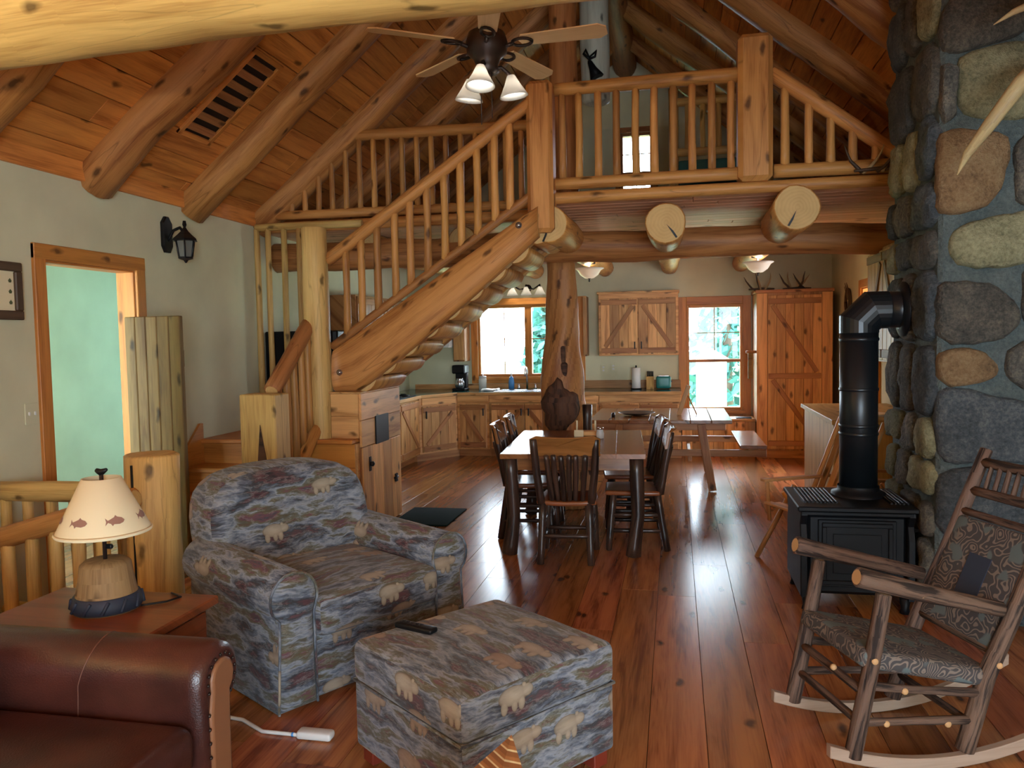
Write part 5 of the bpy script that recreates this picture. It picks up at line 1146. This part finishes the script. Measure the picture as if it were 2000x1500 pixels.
sm_ = MB(); L_ = Vector((-.70, 1.80, .36)); F_ = Vector((-.47, 1.60, .34)); R_ = Vector((-.31, 1.82, .36)); K_ = Vector((-.46, 1.92, .36))
for a, b in ((L_, F_), (F_, R_), (R_, K_), (K_, L_)): tri(sm_, a, b, tip)
tri(sm_, F_, L_, K_); tri(sm_, F_, K_, R_)
obj('point', sm_, 'stripe', sp_)
obj('pedestal', MB().lathe([(.16, 0), (.16, .03), (.05, .06), (.045, .3), (.1, .36)], (-.47, 1.78, 0), n=20), 'redtable', sp_)

# ================================================================== STOVE
sv = thing('iron_stove', (1.0, 5.0, 0), 'black cast iron stove with a stove pipe elbowing into the chimney', 'stove')
obj('body', B(.74, 1.28, 4.76, 5.24, .09, .56, ch=.02), 'iron', sv)
obj('side_shield', MB().prism([(4.72, .08), (4.72, .42), (4.75, .5), (4.71, .56), (4.72, .60), (5.28, .60), (5.29, .56), (5.25, .5), (5.28, .42), (5.28, .08)], [(.70, .01), (.705, 0), (.735, 0), (.74, .01)], lambda a, b, d: (d, a, b), sm=False), 'iron', sv)
obj('side_shield', MB().prism([(4.72, .08), (4.72, .42), (4.75, .5), (4.71, .56), (4.72, .60), (5.28, .60), (5.29, .56), (5.25, .5), (5.28, .42), (5.28, .08)], [(1.275, .01), (1.28, 0), (1.31, 0), (1.315, .01)], lambda a, b, d: (d, a, b), sm=False), 'iron', sv)
tp = obj('top_plate', B(.68, 1.325, 4.69, 5.31, .585, .615, ch=.012), 'iron', sv)
obj('top_moulding', B(.70, 1.30, 4.71, 5.29, .56, .585, ch=.008), 'iron', sv)
for k in range(9): obj('grille_bar', B(.73+k*.022, .742+k*.022, 4.80, 5.22, .612, .628, ch=.003), 'black', tp)
for k in range(5): obj('grille_bar', B(1.2+k*.022, 1.212+k*.022, 4.80, 5.22, .612, .628, ch=.003), 'black', tp)
dr_ = obj('door', B(.80, 1.22, 4.745, 4.762, .14, .53, ch=.008), 'iron', sv)
for a in ((.82, 1.2, .49, .515), (.82, 1.2, .155, .18)): obj('door_frame', B(a[0], a[1], 4.732, 4.748, a[2], a[3], ch=.005), 'iron', dr_)
for a in (.82, 1.175): obj('door_frame', B(a, a+.025, 4.732, 4.748, .18, .49, ch=.005), 'iron', dr_)
obj('door_panel', B(.88, 1.14, 4.738, 4.748, .22, .45, ch=.006), 'iron', dr_)
for x in (.74, 1.27):
    for y in (4.76, 5.24): obj('foot', MB().lathe([(.03, 0), (.022, .03), (.032, .09)], (x, y, 0), n=8), 'iron', sv)
PX, PY, PR = 1.085, 5.08, .108
pp = MB().tube([(PX, PY, .61), (PX, PY, 1.62)], PR, n=28, rnd=0); 
po = obj('flue_pipe', pp, 'pipe', sv); obj('flue_collar', MB().lathe([(PR+.05, 0), (PR+.045, .02), (PR+.012, .03), (PR+.01, .06)], (PX, PY, .615), n=28, cap=False), 'iron', sv)
for z in (.98, 1.03, 1.25, 1.55): obj('pipe_band', MB().lathe([(PR+.001, 0), (PR+.005, .006), (PR+.005, .016), (PR+.001, .022)], (PX, PY, z), n=28, cap=False), 'pipe', po)
# mitred elbow
eb = MB(); rings = []
for (c, ax_) in (((PX, PY, 1.60), (0, 0, 1)), ((PX, PY, 1.63), (.2, 0, .98)), ((PX+.045, PY, 1.70), (.7, 0, .7)), ((PX+.12, PY, 1.735), (.98, 0, .2)), ((PX+.16, PY, 1.735), (1, 0, 0))):
    pass
def ring(c, nrm_, r):
    nrm_ = Vector(nrm_).normalized(); e1 = Vector((0, 1, 0)); e2 = nrm_.cross(e1); return [Vector(c)+e1*r*math.cos(2*PI*k/28)+e2*r*math.sin(2*PI*k/28) for k in range(28)]
def mitre(c, tdir, cut, r):   # circle of the tube direction tdir projected on the cut plane through c
    tdir = Vector(tdir).normalized(); cut = Vector(cut).normalized(); out_ = []
    for p_ in ring(c, tdir, r): out_.append(p_ - tdir*((p_-Vector(c)).dot(cut)/tdir.dot(cut)))
    return out_
zc = 1.735
q1 = Vector((PX, PY, zc-.075)); q2 = Vector((PX+.075, PY, zc))
d45 = Vector((1, 0, 1)).normalized()
R0 = mitre((PX, PY, 1.6), (0, 0, 1), (0, 0, 1), PR*1.03); R1 = mitre(q1, (0, 0, 1), Vector((.414, 0, 1)), PR*1.03); R2 = mitre(q2, (1, 0, 0), Vector((1, 0, .414)), PR*1.03); R3 = mitre((PX+.16, PY, zc), (1, 0, 0), (1, 0, 0), PR*1.03)
def align(A, Bq): # rotate list Bq to match A
    best = min(range(28), key=lambda s_: sum((A[k]-Bq[(k+s_) % 28]).length for k in range(28))); 
    C1 = [Bq[(k+best) % 28] for k in range(28)]
    Br = Bq[::-1]; b2 = min(range(28), key=lambda s_: sum((A[k]-Br[(k+s_) % 28]).length for k in range(28))); C2 = [Br[(k+b2) % 28] for k in range(28)]
    return C1 if sum((a-b).length for a, b in zip(A, C1)) < sum((a-b).length for a, b in zip(A, C2)) else C2
RR = [R0]
for X_ in (R1, R2, R3): RR.append(align(RR[-1], X_))
ids = [eb.add(x_) for x_ in RR]
for i in range(3):
    for k in range(28): eb.face((ids[i]+k, ids[i]+(k+1) % 28, ids[i+1]+(k+1) % 28, ids[i+1]+k), ((0, 0),)*4, 0, False)
obj('elbow', eb, 'pipe', sv)
obj('flue_pipe', T([(PX+.15, PY, zc), (1.40, PY, zc)], PR, n=28, rnd=0), 'pipe', sv)
obj('wall_thimble', MB().lathe([(.165, 0), (.165, .012), (.12, .03), (PR+.005, .032)], (1.335, PY, zc), ax=(-1, 0, 0), n=28), 'iron', sv)

# ================================================================== ROCKING CHAIR
ra = math.radians(198.8); fdir = Vector((math.cos(ra), math.sin(ra), 0)); ldir = Vector((-fdir.y, fdir.x, 0))
Rk = Matrix((fdir, ldir, Vector((0, 0, 1)))).transposed()
rk = thing('rocking_chair', (.755, 3.23, 0), 'bark covered hickory rocking chair with tapestry seat and back', 'rocking chair', rot=Rk)
WH = .222
for s_ in (-1, 1):
    v = s_*WH
    local('front_post', T([(.225, v, .07), (.165, v, .36), (.107, v, .666)], [.031, .03, .028], n=12, wob=.12, seed=s_+3, sub=4, bend=.006), ['bark', 'cut'], rk)
    local('back_post', T([(-.215, v, .055), (-.30, v, .33), (-.46, v, .68), (-.635, v*.98, 1.10)], [.033, .032, .03, .025], n=12, wob=.08, seed=s_+6, sub=4, bend=.006), ['bark', 'cut'], rk)
    local('arm', T([(.215, v*1.03, .735), (-.06, v*1.03, .66), (-.355, v*1.03, .58)], [.036, .033, .027], n=12, wob=.14, seed=s_+9, sub=5, bend=.006), ['bark', 'cut'], rk)
    rp = []; N_ = 16
    pts = [(.315-1.06*i/N_) for i in range(N_+1)]
    zl = lambda u: .0 + .42*(u+.12)**2+.002
    mb = MB(); P = [(u, zl(u)) for u in pts] + [(u, zl(u)+.045) for u in pts[::-1]]
    local('rocker', mb.prism(P, [(v-.016, .004), (v-.013, 0), (v+.013, 0), (v+.016, .004)], lambda a, b, d: (a, d, b), sm=False), 'rocker', rk)
    for (za, zb, r_) in ((.20, .20, .016), (.335, .30, .017)):
        t_a = (za-.07)/.596; t_b = (zb-.055)/.275
        local('side_rung', T([(.225-.118*t_a+.02, v, za), (0, v, (za+zb)/2-.012), (-.215-.085*t_b-.01, v, zb-.03)], [.017, .015, .017], n=9, wob=.25, seed=int(za*100)+s_, sub=3), ['bark', 'cut'], rk)
for (u, z, r_) in ((.20, .20, .016), (.185, .31, .016), (.165, .42, .02)): local('front_rung', T([(u, -WH, z), (u, WH, z)], r_, n=9, wob=.2, seed=int(z*90), sub=5), ['bark', 'cut'], rk)
for (u, z, r_) in ((-.24, .16, .015), (-.31, .33, .018), (-.335, .42, .016), (-.525, .845, .017), (-.565, .93, .019), (-.615, 1.045, .021)): local('back_rung', T([(u, -WH, z), (u, WH, z)], r_, n=9, wob=.2, seed=int(z*90), sub=5), ['bark', 'cut'], rk)
for k in range(7): local('crest_spindle', T([(-.575, -.15+.05*k, .935), (-.607, -.15+.05*k, 1.04)], [.011, .010], n=7, wob=.2, seed=k), ['bark', 'cut'], rk)
for (u, v, z) in ((.03, WH+.012, .305), (.1, WH+.012, .19), (-.14, WH+.012, .17), (-.33, WH+.026, .38), (.19, -WH-.02, .25), (.155, WH+.026, .43), (-.02, WH+.03, .66), (-.5, WH+.02, .76), (.2, .05, .33)):
    kq = MB().lathe([(.001, .008), (.008, .007), (.012, .003), (.013, -.004)], (u, v, z), ax=(0.15, 1 if v > 0 else -1, .1), n=10); local('knot_scar', kq, 'cut', rk)
sw_ = MB().rbox((0, 0, 0), (.27, .235, .034), r=.027, seg=4, mid=6, puff=(0, 0, .012))
sw_.v = [Vector((p_.x*math.cos(.22)-p_.z*math.sin(.22)-.07, p_.y, .375+p_.x*math.sin(.22)+p_.z*math.cos(.22))) for p_ in sw_.v]
local('seat_panel', sw_, 'tapestry', rk)
bw_ = MB().rbox((0, 0, 0), (.022, .215, .225), r=.018, seg=3, mid=6)
an = -.42; bw_.v = [Vector((p_.x*math.cos(an)+p_.z*math.sin(an)-.43, p_.y, .62-p_.x*math.sin(an)+p_.z*math.cos(an))) for p_ in bw_.v]
bo = local('back_panel', bw_, 'tapestry', rk)
def bpt(v_, w_, h_=.0235): return Vector((h_*math.cos(an)+w_*math.sin(an)-.43, v_, .62-h_*math.sin(an)+w_*math.cos(an)))
pm = MB(); n0 = pm.add([bpt(-.06, -.09), bpt(.06, -.09), bpt(.06, .09), bpt(-.06, .09), bpt(-.06, -.09, .026), bpt(.06, -.09, .026), bpt(.06, .09, .026), bpt(-.06, .09, .026)])
for f in ((4, 5, 6, 7), (0, 1, 5, 4), (1, 2, 6, 5), (2, 3, 7, 6), (3, 0, 4, 7)): pm.face([n0+i for i in f], ((0, 0),)*4)
local('woven_picture', pm, 'navy', bo)
# slatted chairs half hidden behind the stove
def folding_chair(loc, rz, label):
    t = thing('slat_chair', loc, label, 'chair', rot=rz)
    for s_ in (-1, 1):
        v = s_*.22
        local('front_leg', T([(v, -.30, 0), (v, .02, .50)], .018, n=8, wob=.1, seed=1), 'pine', t); local('rear_leg', T([(v, .28, 0), (v, -.05, .42), (v, .32, .95) if False else (v, -.08, .46)], .017, n=8, seed=2), 'pine', t)
        local('back_post', T([(v, .14, .38), (v, .42, .98)], .018, n=8, wob=.1, seed=3), 'pine', t); local('armrest', MB().box(v-.028, v+.028, -.25, .34, .545, .565, g=1), 'pine', t)
        local('arm_support', T([(v, -.19, .26), (v, -.21, .55)], .014, n=7), 'pine', t)
    for k in range(6): local('seat_slat', B(-.22, .22, -.24+k*.075, -.18+k*.075, .385-.012*k, .40-.012*k, g=0), 'pine', t)
    for k in range(5): local('back_slat', B(-.2+k*.085, -.145+k*.085, .0, .015, 0, .52, g=2).tf(Matrix.Translation((0, .18, .43)) @ Matrix.Rotation(-.42, 4, 'X')), 'pine', t)
    return t
folding_chair((.93, 5.78, 0), math.radians(-62), 'slatted wooden lounge chair mostly hidden behind the stove')
folding_chair((1.56, 6.12, 0), math.radians(-100), 'reclined slat chair glimpsed between stove pipe and chimney')

# ================================================================== LOFT THINGS
bd = thing('log_bunk_bed', (.35, 8.9, 2.725), 'pale log bunk bed with teal blanket in the loft', 'bed')
for x in (.0, .95):
    for y in (8.6, 10.2): obj('bed_post', T([(x, y, 2.727), (x, y, 4.2)], .05, n=12, wob=.1, seed=4, sub=3), ['pale_log', 'end'], bd)
for z in (4.05, 3.53, 3.1): obj('headboard_rail', T([(.0, 8.6, z), (.95, 8.6, z)], .045, n=12, wob=.1, seed=5, sub=4), ['pale_log', 'end'], bd)
for k in range(5): obj('headboard_spindle', pole(.14+k*.16, 8.6, 3.53, 4.05, .03, k), 'pale_log', bd)
obj('mattress', MB().rbox((.475, 9.4, 3.36), (.45, .78, .1), r=.05), 'teal_cloth', bd); obj('mattress', MB().rbox((.475, 9.4, 3.0), (.45, .78, .1), r=.05), 'teal_cloth', bd)
hl = thing('hanging_log', (-.8, 8.6, 4.1), 'pale log stub hanging from the ridge with a dark bell', 'log')
obj('log_stub', T([(-.81, 8.6, 4.1), (-.82, 8.6, 5.3)], [.15, .155], n=18, wob=.1, seed=6, sub=4, rnd=.25), ['window_lit', 'window_lit'], hl)
obj('bell', MB().lathe([(.015, .2), (.025, .18), (.04, .1), (.075, .0), (.07, 0)], (-.78, 8.42, 4.32), ax=(-.45, 0, 1), n=16), 'iron', hl)
rb = MB().tube([(-.86, 8.43, 4.52), (-.92, 8.43, 4.58), (-.9, 8.43, 4.62), (-.86, 8.43, 4.54), (-.78, 8.43, 4.60), (-.8, 8.43, 4.54), (-.86, 8.43, 4.52)], .014, n=6); obj('ribbon', rb, 'black', hl)

# ================================================================== OUTSIDE THE KITCHEN WINDOWS
obj('ground_outside', B(-60, 60, 11.5, 80, -.9, -.7), 'grass', label='sunlit lawn outside the kitchen windows', cat='lawn', kind='structure')
def tree(x, y, h, lab, seed):
    rr = random.Random(seed); t = thing('tree', (x, y, -.7), lab, 'tree', 'trees outside')
    obj('trunk', T([(x, y, -.7), (x, y, h*.75)], [.16, .06], n=8), 'bark_tree', t)
    mb = MB()
    for k in range(900):
        zz = rr.uniform(.08, 1.0); rad = (1-zz)*h*.30+.15; a = rr.uniform(0, 2*PI); r = rad*math.sqrt(rr.random()); c = Vector((x+r*math.cos(a), y+r*math.sin(a), -.4+zz*h))
        q = Vector((rr.uniform(-1, 1), rr.uniform(-1, 1), rr.uniform(-1, 1))).normalized(); e1 = q.orthogonal().normalized(); e2 = q.cross(e1); s_ = rr.uniform(.1, .22)
        b = mb.add([c-e1*s_, c+e2*s_*.6, c+e1*s_, c-e2*s_*.6]); mb.face((b, b+1, b+2, b+3), ((0, 0),)*4)
    obj('foliage', mb, 'leaf', t)
tree(1.15, 18.5, 4.2, 'leafy tree seen through the right side of the tall window', 1); tree(-.2, 22.5, 2.9, 'low leafy tree seen through the left side of the tall window', 2); tree(-3.2, 20, 3.4, 'leafy tree seen through the wide sink window', 3)
ws_ = thing('canvas_tent', (.7, 16, -.7), 'white canvas shelter standing outside the tall window', 'tent'); obj('canvas_wall', B(.42, .98, 15.9, 16.8, -.7, 1.15), 'paper', ws_); obj('canvas_roof', MB().prism([(.38, 1.15), (1.02, 1.15), (.7, 1.35)], [(15.85, 0), (16.85, 0)], lambda a, b, d: (a, d, b), sm=False), 'paper', ws_)
